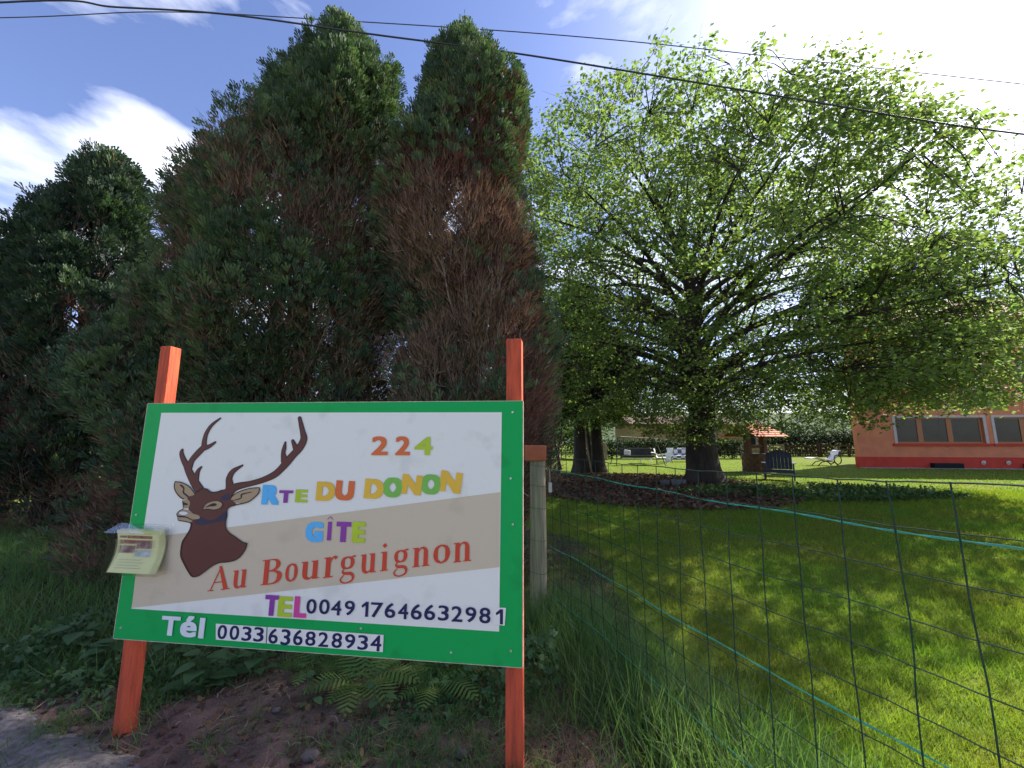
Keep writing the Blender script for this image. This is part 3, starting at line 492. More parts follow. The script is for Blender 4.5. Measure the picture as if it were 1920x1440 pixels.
# lettering: sans glyphs come from the built-in font, fitted to the size each one has on the board
_g = {}
def glyph(ch, off):
    if (ch, off) in _g: return _g[ch, off]
    cu = bpy.data.curves.new('g', 'FONT'); cu.body = ch; cu.offset = 0; cu.resolution_u = 4; cu.fill_mode = 'FRONT'
    o = bpy.data.objects.new('g', cu); COL.objects.link(o); dg = bpy.context.evaluated_depsgraph_get(); me = o.evaluated_get(dg).to_mesh()
    V = np.array([v.co[:] for v in me.vertices])[:, :2]; F = [tuple(p.vertices) for p in me.polygons]
    if ch == '1': V = np.array([(.58, 0), (1, 0), (1, 1), (.62, 1), (0, .74), (.10, .58), (.58, .74)]); F = [(0, 1, 2, 3, 6), (3, 4, 5, 6)]
    if ch == 'Î': V = np.array([(0, 0), (1, 0), (1, .80), (0, .80), (-.25, .86), (.5, 1), (1.25, .86), (1.1, .93), (.5, 1.04), (-.1, .93)]); F = [(0, 1, 2, 3), (4, 5, 8, 9), (5, 6, 7, 8)]
    o.evaluated_get(dg).to_mesh_clear(); bpy.data.objects.remove(o); bpy.data.curves.remove(cu)
    V = (V - .5) if ch == 'Î' else (V - V.min(0)) / (V.max(0) - V.min(0)) - .5; _g[ch, off] = (V, F); return V, F
inks = ['orange', 'lime', 'cyan', 'purple', 'gold', 'green2', 'pink', 'navy', 'white']
for wn, L_ in ART['words'].items():
    for ch, u, v, w_, h_, rot, col, off in L_:
        q = MB()
        V, F = glyph(ch, off); a = RA(rot);  ex, ey = off * 1.9 * h_, off * 1.1 * h_; n = .0052
        for px_, py_ in ((-1, -1), (1, -1), (1, 1), (-1, 1), (-1, 0), (1, 0), (0, 1), (0, -1)) if ch not in '1Î' else ((0, 0),):
            n += .00006; q.add([bp(u + x * math.cos(a) + y * math.sin(a), v - x * math.sin(a) + y * math.cos(a), -n) for x, y in ((X * (w_ - 2 * ex) + ex * px_, Y * (h_ - 2 * ey) + ey * py_) for X, Y in V)], [f for f in F])
        q.build('digit' if ch.isdigit() else 'letter', ink(col), board)
for s in ART['sticker']: q = MB(); flat(q, s, .0045); q.build('number_sticker', m_whi, board)
T_, H_ = .085, .022
SG = {
 'A': [[(.06, .02, H_), (.40, 1., H_)], [(.36, 1.02, T_ * .6), (.66, .0, T_)], [(.18, .34, H_), (.56, .34, H_)], [(-.04, .02, .02), (.19, .02, .02)], [(.48, .02, .02), (.82, .02, .02)]],
 'B': [[(.16, .0, T_), (.16, 1., T_)], [(0, .98, .02), (.34, .98, .022), (.50, .93, .05), (.56, .76, T_ * .9), (.48, .60, .05), (.30, .54, .022), (.18, .54, .02)], [(.2, .53, .02), (.44, .51, .03), (.60, .42, .065), (.63, .27, T_), (.56, .10, .06), (.38, .02, .026), (0, .02, .02)]],
 'o': [[(.30, .66, .025), (.13, .56, .06), (.08, .34, T_), (.13, .12, .06), (.30, .01, .025)], [(.30, .66, .025), (.47, .56, .06), (.52, .34, T_), (.47, .12, .06), (.30, .01, .025)]],
 'u': [[(.14, .66, T_), (.14, .20, T_), (.20, .06, .06), (.32, .03, .03), (.44, .12, .02), (.48, .2, .015)], [(.50, .66, T_), (.50, .0, T_)], [(0, .645, .018), (.2, .645, .018)], [(.36, .645, .018), (.56, .645, .018)], [(.5, .02, .018), (.66, .02, .018)]],
 'r': [[(.15, .66, T_), (.15, .0, T_)], [(0, .645, .018), (.2, .645, .018)], [(0, .02, .018), (.34, .02, .018)], [(.2, .42, .018), (.26, .58, .026), (.36, .655, .035), (.44, .60, .06)]],
 'n': [[(.15, .66, T_), (.15, .0, T_)], [(0, .645, .018), (.2, .645, .018)], [(0, .02, .018), (.30, .02, .018)], [(.2, .48, .015), (.28, .60, .025), (.40, .645, .035), (.50, .56, .07), (.52, .42, T_), (.52, .0, T_)], [(.38, .02, .018), (.68, .02, .018)]],
 'i': [[(.15, .66, T_), (.15, .0, T_)], [(0, .645, .018), (.2, .645, .018)], [(0, .02, .018), (.30, .02, .018)], [(.13, .80, .02), (.14, .88, .085), (.15, .955, .02)]],
 'g': [[(.28, .66, .024), (.13, .60, .055), (.09, .46, .075), (.13, .30, .055), (.28, .24, .024)], [(.28, .66, .024), (.42, .60, .055), (.47, .46, .075), (.42, .30, .055), (.28, .24, .024)],
       [(.40, .60, .02), (.48, .67, .024), (.58, .66, .035)], [(.18, .25, .018), (.10, .16, .03), (.18, .08, .05), (.42, .05, .055), (.52, -.06, .05), (.48, -.20, .035), (.28, -.27, .024), (.10, -.23, .026), (.04, -.12, .03), (.16, .02, .018)]]}
sl_ = ART['serif_slope']
for ci_, (ch, u, v, w_, h_) in enumerate(ART['serif']):
    q = MB(); ss = SG[ch]; xs = [p[0] + sg * p[2] for s in ss for p in s for sg in (-1, 1)]; ys = [p[1] for s in ss for p in s]
    x0, x1, y0, y1 = min(xs), max(xs), min(ys), max(ys); ht = h_ - abs(sl_) * w_ * .8
    fm = lambda x, y, n: bp(u + ((x - x0) / (x1 - x0) - .5) * w_, v + ((y - y0) / (y1 - y0) - .5) * ht + sl_ * ((x - x0) / (x1 - x0) - .5) * w_, n)
    for k, s in enumerate(ss): ribbon(q, s, .0052 + k * .00015, smooth=len(s) > 3 or (ch in 'gr' and len(s) > 2), rnd=False, f=fm)
    q.build('letter', ink('red'), board)
m_screw = mat('screw_metal', (.6, .62, .62), .35, metal=.8)
for u, v in ART['screw']:
    q = MB(); q.tube([bp(u, v, .002), bp(u, v, -.0035)], [.0065, .0052], 10); q.build('screw', m_screw, board)
# clear leaflet box on the left edge of the board
m_ac = bpy.data.materials.new('clear_acrylic'); m_ac.use_nodes = True; b = m_ac.node_tree.nodes['Principled BSDF']; b.inputs['Base Color'].default_value = (.93, .95, .96, 1); b.inputs['Roughness'].default_value = .12
b.inputs['Transmission Weight'].default_value = 1; b.inputs['IOR'].default_value = 1.12; b.inputs['Alpha'].default_value = .28; b.inputs['Specular IOR Level'].default_value = .8
ul, ur, vb, vt = -.040, .285, .352, .590
lb = []
q = MB()
q.box((ul, -.010, vb), (ur, -.007, vt), BM)
q.box((ul, -.078, vb), (ul + .003, -.0102, vt - .02), BM); q.box((ur - .003, -.078, vb), (ur, -.0102, vt - .02), BM); q.box((ul, -.078, vb - .003), (ur, -.007, vb - .0002), BM)
q.box((ul + .0032, -.078, vb), (ur - .0032, -.075, vt - .055), BM)
lid = [bp(ul - .012, vt + .012, -.008), bp(ur + .012, vt + .012, -.008), bp(ur + .012, vt - .024, -.092), bp(ul - .012, vt - .024, -.092)]
lid += [p + BR @ Vector((0, 0, .003)) for p in lid]; q.add(lid, [(3, 2, 1, 0), (4, 5, 6, 7), (0, 1, 5, 4), (1, 2, 6, 5), (2, 3, 7, 6), (3, 0, 4, 7)])
box = q.build('leaflet_box', m_ac, sign)
m_pap = mat('yellow_paper', (.70, .68, .34), .8, (.66, .63, .30), 6)
lt = thing('leaflet_stack', 'curved stack of pale yellow printed leaflets in the clear box on the sign', 'leaflets', bp(.12, vb, -.04))
def curl(t): return -(.064 - .022 * t) + .024 * math.sin(PI * min(t, 1))          # depth of the sagging sheet
def paper(u0, u1, t0, t1, dn, m, k=14):
    q = MB(); vs = []
    for i in range(k + 1):
        t = t0 + (t1 - t0) * i / k; vv = vb + .006 + t * .215
        for u in (u0, u1): vs.append(bp(u, vv, curl(t) - dn)); 
        for u in (u0, u1): vs.append(bp(u, vv, curl(t) - dn + .0006))
    fs = []
    for i in range(k): a = 4 * i; fs += [(a, a + 1, a + 5, a + 4), (a + 3, a + 2, a + 6, a + 7)]
    q.add(vs, fs); return q
for k in range(5): paper(ul + .014 + k * .004, ur - .05 + k * .007, 0, 1 + k * .008, -.0022 * k, m_pap).build('leaflet', m_pap, lt)
m_ph = mat('print_brown', (.16, .07, .06), .7, (.42, .30, .28), 30, detail=3); m_ph2 = mat('print_grey', (.30, .33, .22), .7, (.5, .5, .55), 26, detail=3); m_ph3 = mat('print_red', (.20, .06, .07), .7, (.40, .22, .12), 34, detail=3)
for u0, u1, t0, t1, m in ((.038, .193, .80, .875, m_ph3), (-.007, .193, .66, .76, m_ph3), (-.007, .09, .44, .62, m_ph), (.096, .193, .55, .74, m_ph), (.094, .193, .36, .52, m_ph2), (-.012, .034, .81, .865, m_ph)):
    paper(u0, u1, t0, t1, .0014, m, 5).build('printed_picture', m, lt)
m_txt = mat('print_text', (.42, .40, .26), .8)
for i in range(4): paper(.008, .168 - .02 * (i % 2), .10 + .06 * i, .112 + .06 * i, .0014, m_txt, 1).build('text_line', m_txt, lt)

# ------------------------------------------------------------------ wire fence
FK = -.37; FP = Vector((.24, 3.77, 0)); FD = Vector((-FK, -1, 0)).normalized()      # from the post towards the road
m_wood = mat('post_wood', (.34, .29, .18), .85, (.22, .185, .12), 5, bump=.7, stretch=(7, 7, .6), bscale=10)
m_wire = mat('green_wire', (.018, .042, .030), .6, (.03, .06, .042), 30, spec=.15); m_cord = mat('tension_wire', (.045, .34, .25), .3, spec=.7)  # tension wires are green; the reflected sky is put into their turquoise base colour
m_cap = mat('post_cap_paint', (.42, .105, .045), .7, (.35, .09, .04), 12)
fen = thing('wire_fence', 'green wire mesh fence with bright green tension wires running from a round wooden post', 'fence', FP)
q = MB(); q.tube([FP + Vector((-.005, 0, -.1)), FP + Vector((0, 0, .7)), FP + Vector((.0, 0, 1.42))], [.078, .075, .073], 18); fp_ = q.build('fence_post', m_wood, fen, smooth=False)
q = MB()
for k in range(18): pass
q.box((-.125, -.09, 1.405), (.075, .09, 1.545), Matrix.Translation(FP)); q.build('post_cap', m_cap, fen, bevel=.008)
def fpt(s, z, off=0.):
    p = FP + FD * s; g_ = .012 * math.sin(s * 2.1 + z * 2) + .002 * math.sin(s * 7 + z * 8); return Vector((p.x + FD.y * (-.0) + .088 * 1 + off + g_, p.y, z + .012 * math.sin(s * 1.7 + z) + .004 * math.sin(9 * s + 5 * z)))
S_END = 3.9
def topz(s): return 1.425 + .055 * min(s / 3., 1)
for k in range(25):
    s = .08 + .1575 * k; q = MB(); n_ = 14; pts = []
    for i in range(n_ + 1):
        z = .0 + topz(s) * i / n_; p = fpt(s, z); pts.append(p + FD * (.005 * math.sin(z * 5.3 + k * 2.1) + .002 * math.sin(z * 17 + k) + .05 * (1 - z) * .12))
    q.tube(pts, .0025, 5); q.build('upright_wire', m_wire, fen)
for j in range(11):
    f = j / 10.6; q = MB(); q.tube([fpt(s, topz(s) * (1 - f)) + Vector((0, 0, -.004 * abs(math.sin(s / .1575 * PI)))) for s in np.arange(0, S_END, .07)], .0022 if j else .003, 5); q.build('line_wire', m_wire, fen)
for z0 in (1.315, .632, .225):
    q = MB()
    for ph in (0, PI):
        q.tube([fpt(s, z0 + .014 * s * (z0 < .7 and z0 > .5)) + Vector((.0022 * math.cos(s * 26 + ph) + .004, 0, .0022 * math.sin(s * 26 + ph))) for s in np.arange(0, S_END, .04)], .0019, 5)
    q.build('tension_wire', m_cord, fen)
for z in (1.36, 1.18, .98, .7, .42, .2):
    q = MB(); q.tube([FP + Vector((.0795 * math.cos(a), .0795 * math.sin(a), z + .006 * math.sin(a * 2))) for a in np.linspace(0, 2 * PI, 19)], .0016, 4); q.build('post_wrap', m_wire, fen)
m_gal = mat('grey_metal', (.42, .43, .44), .4, metal=.5)
q = MB(); q.box((.092, -.10, .965 + .16), (.122, -.07, 1.05 + .16), Matrix.Translation(FP)); q.tube([FP + Vector((.107, -.085, 1.21)), FP + Vector((.104, -.085, 1.33))], .003, 5); q.build('wire_tensioner', m_gal, fen, bevel=.003)

# ------------------------------------------------------------------ overhead cables
m_cab = mat('black_cable', (.05, .05, .07), .6)
def cable(name, label, ps, r_):
    P = crs([(p[0], p[1], p[2]) for p in ps], 12)
    q = MB(); q.tube([Vector(p) for p in P], r_, 6); q.build(name, m_cab, None, smooth=True, label=label, category='cable', group='overhead cables')
cable('overhead_cable', 'thick black overhead cable crossing in front of the conifers and the maple', [(-13.4, 4.6, 6.9), (-6.52, 4.3, 7.11), (-5.02, 4.3, 7.04), (-3.58, 4.3, 6.93), (-1.74, 4.3, 6.64), (.27, 4.3, 6.33), (3.53, 4.3, 5.72), (6.18, 4.3, 5.25), (11, 4.1, 4.5)], .0115)
cable('overhead_cable', 'thin upper overhead cable running behind the conifer tops', [(-22, 9, 12.6), (-13.56, 9, 12.66), (-9.34, 9, 12.84), (-5.08, 9, 12.61), (1.96, 9, 12.06), (9, 9, 11.2), (20, 9, 9.8)], .013)

# ------------------------------------------------------------------ salmon house on the right
m_sal = mat('salmon_render', (.68, .235, .115), .9, (.58, .20, .10), 2.2, bump=.35, bscale=60)
m_redb = mat('red_plinth', (.55, .055, .028), .8, (.46, .045, .025), 3, bump=.2)
m_trim = mat('pale_trim', (.52, .47, .43), .7, (.46, .42, .39), 6)
m_win = mat('window_wood', (.42, .17, .07), .55, (.36, .14, .055), 12, stretch=(1, 1, 6))
m_gls = mat('window_glass', (.018, .022, .022), .16, (.03, .035, .03), 1.4, spec=.35)
m_roof = mat('roof_tiles', (.30, .09, .05), .85, (.22, .06, .04), 7, bump=.6)
m_vent = mat('vent_dark', (.012, .012, .012), .8)
house = thing('salmon_house', 'salmon house with a red plinth and wide wooden windows, at the right edge', 'house', (24, 23.4, 0))
HA = -.13; HX, HY = 19.95, 23.0
HM = Matrix.Translation((HX, HY, 0)) @ Matrix.Rotation(HA, 4, 'Z')
def hb(lo, hi, q=None): q = q or MB(); q.box(lo, hi, HM); return q
HW = 17.
# wall with real openings: built as piers and spandrels
wins = [(2.05, 6.45), (7.0, 11.4), (12., 16.)]
z0, z1 = 1.38, 2.82
xs = [0] + [x for w_ in wins for x in w_] + [HW]
q = MB()
q.box((0, 0, .62), (HW, .35, z0), HM); q.box((0, 0, z1), (HW, .35, 8.6), HM)
for i in range(0, len(xs), 2): q.box((xs[i], .001, z0), (xs[i + 1], .35, z1), HM)
for (xa, xb) in ((0, 9.6), (HW - .3, HW - .3)): q.add([HM @ Vector(p) for p in ((xa, .35, 0), (xa + .3, .35, 0), (xb + .3, 9, 0), (xb, 9, 0), (xa, .35, 8.6), (xa + .3, .35, 8.6), (xb + .3, 9, 8.6), (xb, 9, 8.6))], [(3, 2, 1, 0), (4, 5, 6, 7), (0, 1, 5, 4), (1, 2, 6, 5), (2, 3, 7, 6), (3, 0, 4, 7)])
q.box((9.6, 9, 0), (HW, 9.3, 8.6), HM)
q.build('wall', m_sal, house)
hb((-.03, -.03, -.1), (HW, .35, .618)).build('plinth', m_redb, house)
hb((-.06, -.5, -.05), (HW, -.032, .03)).build('footing_slab', mat('concrete', (.33, .32, .30), .9, (.25, .24, .22), 5, bump=.4), house)
q = MB(); rx = [(-.5, -.6, 8.5), (HW + .5, -.6, 8.5), (HW + .5, 4.65, 11.2), (4.5, 4.65, 11.2), (9.6, 9.9, 8.5), (HW + .5, 9.9, 8.5)]
q.add([HM @ Vector(p) for p in rx] + [HM @ Vector((p[0], p[1], p[2] - .15)) for p in rx], [(0, 1, 2, 3), (3, 2, 5, 4), (9, 8, 7, 6), (10, 11, 8, 9), (0, 6, 7, 1), (4, 5, 11, 10), (0, 3, 9, 6), (3, 4, 10, 9), (1, 7, 8, 2), (2, 8, 11, 5)])
q.build('roof', m_roof, house)
for wi, (a, b_) in enumerate(wins):
    q = MB(); q.box((a, .10, z0), (b_, .16, z0 + .09), HM); q.box((a, .10, z1 - .07), (b_, .16, z1), HM)
    for x in (a + .03, b_ - .1): q.box((x - .03, .10, z0 + .09), (x + .07, .16, z1 - .07), HM)
    fr = q.build('window', m_win, house)
    for x in ((a + 1.15, a + 2.65) if wi == 0 else (a + 1.3, a + 2.9)): hb((x, .095, z0 + .092), (x + .26, .165, z1 - .072)).build('mullion', m_win, fr)
    ed = [a + .1, a + 1.15, a + 2.65, b_ - .1] if wi == 0 else [a + .1, a + 1.3, a + 2.9, b_ - .1]
    for i in range(3):
        g0 = ed[i] + (.26 if i else 0); hb((g0, .12, z0 + .09), (ed[i + 1], .13, z1 - .07)).build('pane', m_gls, fr)
    hb((a - .25, -.10, z0 - .14), (b_ + .25, .1, z0 - .002)).build('sill', m_redb, fr)
    q = MB(); q.box((a - .14, -.02, z0 + .001), (a - .002, .09, z1), HM); q.box((b_ + .002, -.02, z0 + .001), (b_ + .14, .09, z1), HM); q.box((a - .14, -.02, z1 + .002), (b_ + .14, .09, z1 + .13), HM); q.build('surround', m_trim, fr)
# upper windows with orange shutters
for x in (3.2, 8.4, 13.4):
    q = MB(); q.box((x, -.02, 4.7), (x + 1.3, .0, 6.1), HM); f = q.build('window', m_win, house); hb((x + .1, -.03, 4.8), (x + .61, -.021, 6.0)).build('pane', m_gls, f); hb((x + .69, -.03, 4.8), (x + 1.2, -.021, 6.0)).build('pane', m_gls, f)
    for s in (-.62, 1.32): hb((x + s, -.05, 4.7), (x + s + .6, -.01, 6.1)).build('shutter', m_redb, f)
for x in (3.5, 8.0, 12.6):
    v = hb((x, -.30, .02), (x + 1.45, -.035, .30)).build('vent', m_vent, house, bevel=.02)
    for i in range(3): hb((x + .05, -.315, .07 + i * .07), (x + 1.4, -.302, .10 + i * .07)).build('slat', m_vent, v)
m_lamp = mat('pale_plastic', (.6, .5, .4), .5)
for x in (6.1, 7.3):
    q = MB(); q.tube([HM @ Vector((x, -.035, .33)), HM @ Vector((x, -.07, .33)), HM @ Vector((x, -.10, .32))], [.10, .12, .06], 12); q.build('wall_outlet', m_lamp, house)

# ochre house and hedge far behind
m_och = mat('ochre_render', (.42, .30, .13), .9, (.36, .26, .12), 3, bump=.3)
q = MB(); oh = thing('ochre_house', 'low ochre house half hidden behind the maple trunk', 'house', (19, 46, 0))
def wallbox(x0, x1, y0, y1, zt, m, T): MB().box((x0, y0, -.1), (x1, y1, zt)).build('wall', m, T)
wallbox(13.5, 27.5, 44, 52, 3.4, m_och, oh)
q = MB(); rr_ = [(13, 43.5, 3.3), (28, 43.5, 3.3), (28, 48, 4.5), (13, 48, 4.5), (28, 52.5, 3.3), (13, 52.5, 3.3)]
q.add(rr_, [(0, 1, 2, 3), (3, 2, 4, 5), (0, 3, 5), (1, 4, 2), (0, 5, 4, 1)]); q.build('roof', mat('old_roof_tiles', (.13, .075, .055), .9, (.08, .05, .04), 6, bump=.5), oh)
for x in (21.2, 25.6):
    q = MB(); q.box((x, 43.9, .9), (x + 1.3, 43.99, 2.3)); f = q.build('window', m_trim, oh)
    for i in range(2): MB().box((x + .08 + i * .62, 43.87, 1.0), (x + .6 + i * .62, 43.899, 2.2)).build('pane', m_gls, f)
MB().box((14.3, 43.92, 0), (15.4, 43.99, 2.1)).build('door', m_win, oh)

# ------------------------------------------------------------------ paddock fences
m_fw = mat('fence_wood', (.26, .21, .14), .9, (.17, .135, .09), 6, bump=.4, stretch=(1, 1, .3)); m_fd = mat('dark_fence_wood', (.055, .042, .03), .9, (.035, .028, .02), 6)
pk = thing('picket_gate', 'rustic picket gate of upright dark pickets in the paddock fence, right of the well', 'gate', (26.7, 36.8, 0))
for i in range(13):
    x = 25.35 + i * .225; h = 1.16 + .05 * math.sin(i * 2.3); q = MB(); q.box((x - .045, 36.76, .05), (x + .045, 36.79, h)); q.add([(x - .045, 36.76, h), (x + .045, 36.76, h), (x, 36.76, h + .06), (x - .045, 36.79, h), (x + .045, 36.79, h), (x, 36.79, h + .06)], [(0, 1, 2), (5, 4, 3), (1, 4, 5, 2), (3, 0, 2, 5)]); q.build('picket', m_fd, pk)
for z in (.3, .92): MB().box((25.2, 36.795, z), (28.2, 36.84, z + .09)).build('rail', m_fd, pk)
for x in (25.12, 28.25): MB().box((x - .07, 36.73, 0), (x + .07, 36.87, 1.32)).build('post', m_fd, pk)
def railfence(label, x0, x1, y, hs, m, step=2.4, grp='paddock rail fences'):
    T = thing('rail_fence', label, 'fence', ((x0 + x1) / 2, y, 0), grp); n = max(1, int((x1 - x0) / step))
    for i in range(n + 1): x = x0 + (x1 - x0) * i / n; MB().box((x - .06, y - .06, 0), (x + .06, y + .06, hs[-1] + .12)).build('post', m, T)
    for h in hs:
        for i in range(n): a = x0 + (x1 - x0) * i / n; b_ = x0 + (x1 - x0) * (i + 1) / n; MB().box((a + .01, y - .085, h - .06 + .01 * (i % 2)), (b_ - .01, y - .062, h + .06 + .01 * (i % 2))).build('rail', m, T)
railfence('dark horizontal rail fence between the picket gate and the salmon house', 28.45, 33.6, 36.8, (.32, .68, 1.04), m_fd)
railfence('pale wooden rail fence seen behind the well', 20.2, 25.0, 36.8, (.3, .55, .8, 1.05), m_fw)
bf = thing('board_fence', 'short pale board fence by the twin dark trunks', 'fence', (6.2, 31, 0))
for i in range(9): MB().box((5.0 + i * .27, 31, 0), (5.0 + i * .27 + .22, 31.03, 1.28 + .04 * math.sin(i * 3))).build('board', m_fw, bf)
for z in (.3, 1.0): MB().box((4.95, 31.031, z), (7.45, 31.07, z + .08)).build('rail', m_fw, bf)

# ------------------------------------------------------------------ garden furniture
m_navy = mat('navy_plastic', (.018, .022, .055), .45, (.014, .017, .045), 8, spec=.5)
ch = thing('garden_chair', 'dark navy slatted armchair with its back to the well', 'chair', (10.85, 16.2, 0))
CM = Matrix.Translation((10.75, 16.2, 0)) @ Matrix.Rotation(-.62, 4, 'Z') @ Matrix.Diagonal((.84, .84, 1.12, 1))
def cb(q, lo, hi, M=Matrix.Identity(4)): q.box(lo, hi, CM @ M); return q
bk = Matrix.Translation((0, .30, .36)) @ Matrix.Rotation(-.25, 4, 'X')
for i in range(7): cb(MB(), (-.52 + i * .15, -.012, 0), (-.52 + i * .15 + .146, .012, .70 - .012 * (i - 3) ** 2), bk).build('back_slat', m_navy, ch)
for i in range(5): cb(MB(), (-.50, -.42 + i * .15, .35 - .012 * i), (.50, -.42 + i * .15 + .13, .375 - .012 * i)).build('seat_slat', m_navy, ch)
for s in (-1, 1):
    cb(MB(), (s * .60 - .075, -.48, .585), (s * .60 + .075, .34, .61)).build('armrest', mat('pale_navy', (.10, .12, .2), .5), ch)  # armrests in a paler navy than the slats and legs
    for y0 in (-.44, .28): cb(MB(), (s * .575 - .03, y0, 0), (s * .575 + .03, y0 + .08, .584)).build('leg', m_navy, ch)
cb(MB(), (-.56, -.43, .26), (.56, -.40, .34)).build('front_rail', m_navy, ch); cb(MB(), (-.56, .30, .26), (.56, .33, .34)).build('rear_rail', m_navy, ch)

m_stn = mat('well_stone', (.16, .085, .05), .9, (.10, .06, .04), 4, bump=.9, bscale=14); m_wd = mat('well_wood', (.13, .065, .035), .85, (.09, .045, .03), 8, stretch=(6, 6, 1))
well = thing('garden_well', 'small garden well of brown stone under a red tiled roof', 'well', (12.25, 20.1, 0))
WM = Matrix.Translation((12.25, 20.1, 0)) @ Matrix.Rotation(.35, 4, 'Z')
# ring of stones
k = 0
for row in range(6):
    for i in range(12):
        a0 = 2 * PI * (i + .5 * (row % 2)) / 12; a1 = a0 + 2 * PI / 12 - .035; r0_, r1_ = .46, .66 + .012 * math.sin(i * 5 + row * 3); za, zb = row * .15, row * .15 + .14
        vs = [WM @ Vector((r_ * math.cos(a), r_ * math.sin(a), z)) for z in (za, zb) for r_, a in ((r0_, a0), (r1_, a0), (r1_, a1), (r0_, a1))]
        q = MB(); q.add(vs, [(3, 2, 1, 0), (4, 5, 6, 7), (0, 1, 5, 4), (1, 2, 6, 5), (2, 3, 7, 6), (3, 0, 4, 7)]); q.build('stone', m_stn, well)
q = MB(); q.tube([WM @ Vector((0, 0, -.05)), WM @ Vector((0, 0, .9))], .455, 16); q.build('shaft', m_vent, well)
for s in (-1, 1): q = MB(); q.box((s * .54 - .12, -.12, .9), (s * .54 + .12, .12, 1.75), WM); q.build('pillar', m_wd, well)
q = MB(); q.box((-1.0, -.05, 1.72), (1.0, .05, 1.82), WM); q.build('beam', m_wd, well)
q = MB(); q.tube([WM @ Vector((-.43, 0, 1.25)), WM @ Vector((.43, 0, 1.25))], .07, 10); q.build('windlass', m_wd, well)
m_tile = mat('well_tile', (.50, .12, .06), .8, (.38, .085, .045), 5, bump=.3)
for s in (-1, 1):
    for c_ in range(5):
        for i in range(8):
            x = -1.12 + i * .28; y0, y1 = .93 - c_ * .19 + .05, .93 - c_ * .19 - .19 + .02; zf_ = lambda y: 2.26 - y * .55
            q = MB(); a = [(x, s * y0, zf_(y0) + .03), (x + .27, s * y0, zf_(y0) + .03), (x + .27, s * max(y1, 0), zf_(max(y1, 0)) + .0), (x, s * max(y1, 0), zf_(max(y1, 0)) + .0)]
            vs = [WM @ Vector(p) for p in a] + [WM @ (Vector(p) - Vector((0, 0, .028))) for p in a]; F = [(0, 1, 2, 3), (7, 6, 5, 4), (0, 4, 5, 1), (1, 5, 6, 2), (2, 6, 7, 3), (3, 7, 4, 0)]
            q.add(vs, F if s < 0 else [f[::-1] for f in F]); q.build('roof_tile', m_tile, well)
q = MB(); q.tube([WM @ Vector((-1.14, 0, 2.285)), WM @ Vector((1.13, 0, 2.285))], .055, 8); q.build('ridge_tile', m_tile, well)
for s in (-1, 1):
    q = MB(); a = [(s * 1.05, -.85, 1.77), (s * 1.05, .85, 1.77), (s * 1.05, 0, 2.22)]; b2 = [(s * 1.0, y, z) for _, y, z in a]
    q.add([WM @ Vector(p) for p in a + b2], [(0, 1, 2), (5, 4, 3), (0, 3, 4, 1), (1, 4, 5, 2), (2, 5, 3, 0)]); q.build('gable_board', m_wd, well)

m_stl = mat('dark_steel', (.04, .045, .045), .4, metal=.3); m_cus = mat('charcoal_cushion', (.035, .036, .038), .9, (.05, .05, .052), 5); m_wht = mat('white_resin', (.72, .72, .70), .5, (.62, .62, .6), 6)
sw = thing('garden_swing', 'dark garden swing seat on slanted legs, left of the maple trunk', 'swing', (7.85, 25.2, 0))
for s in (-1, 1):
    for dy in (-.75, .75): q = MB(); q.tube([(7.85 + s * 1.40 + s * .1, 25.2 + dy, 0), (7.85 + s * 1.15, 25.2, 1.72)], .026, 7); q.build('leg', m_stl, sw)
    q = MB(); q.tube([(7.85 + s * 1.05, 25.0, .62), (7.85 + s * 1.1, 25.2, 1.66)], .008, 5); q.build('hanger', m_stl, sw)
q = MB(); q.tube([(6.65, 25.2, 1.72), (9.05, 25.2, 1.72)], .028, 7); q.build('top_bar', m_stl, sw)
q = MB(); q.tube([(6.7, 24.6, 1.78), (9.0, 24.6, 1.66)], .018, 6); q.build('canopy_rail', m_wht, sw)
q = MB(); q.box((-1.0, -.28, 0), (1.0, .28, .12), Matrix.Translation((7.85, 25.1, .48)) @ Matrix.Rotation(-.12, 4, 'X')); q.build('seat', m_cus, sw, bevel=.03)
q = MB(); q.box((-1.0, -.05, 0), (1.0, .05, .52), Matrix.Translation((7.85, 25.42, .56)) @ Matrix.Rotation(-.3, 4, 'X')); q.build('backrest', m_cus, sw, bevel=.03)
q = MB(); q.box((-1.05, -.32, -.05), (1.05, -.29, 0), Matrix.Translation((7.85, 25.1, .46))); q.build('front_rail', m_wht, sw)
q = MB(); q.box((-.2, -.06, 0), (.2, .06, .34), Matrix.Translation((7.25, 25.22, .62)) @ Matrix.Rotation(.15, 4, 'Y') @ Matrix.Rotation(-.3, 4, 'X')); q.build('cushion', m_wht, None, bevel=.04, label='small pale cushion leaning on the swing seat', category='cushion')
def gchair(x, y, rz, label):
    T = thing('lawn_chair', label, 'chair', (x, y, 0), 'white lawn chairs'); M = Matrix.Translation((x, y, 0)) @ Matrix.Rotation(rz, 4, 'Z')
    q = MB(); q.box((-.26, -.26, .40), (.26, .26, .44), M); q.build('seat', m_wht, T, bevel=.01)
    q = MB(); q.box((-.26, -.015, 0), (.26, .02, .60), M @ Matrix.Translation((0, .26, .43)) @ Matrix.Rotation(-.3, 4, 'X')); q.build('backrest', m_wht, T, bevel=.01)
    for sx in (-.23, .23):
        for sy in (-.23, .23): q = MB(); q.tube([M @ Vector((sx, sy, .40)), M @ Vector((sx * 1.15, sy * 1.2, 0))], .016, 5); q.build('leg', m_wht if sx < 0 else m_stl, T)
        q = MB(); q.box((sx * 1.12 - .02, -.26, .60), (sx * 1.12 + .02, .30, .63), M); q.build('armrest', m_wht, T)
gchair(9.75, 26.2, 1.1, 'white lawn chair nearest the garden swing, tilted back'); gchair(10.6, 27.6, -1.2, 'white lawn chair beside the checked sofa')
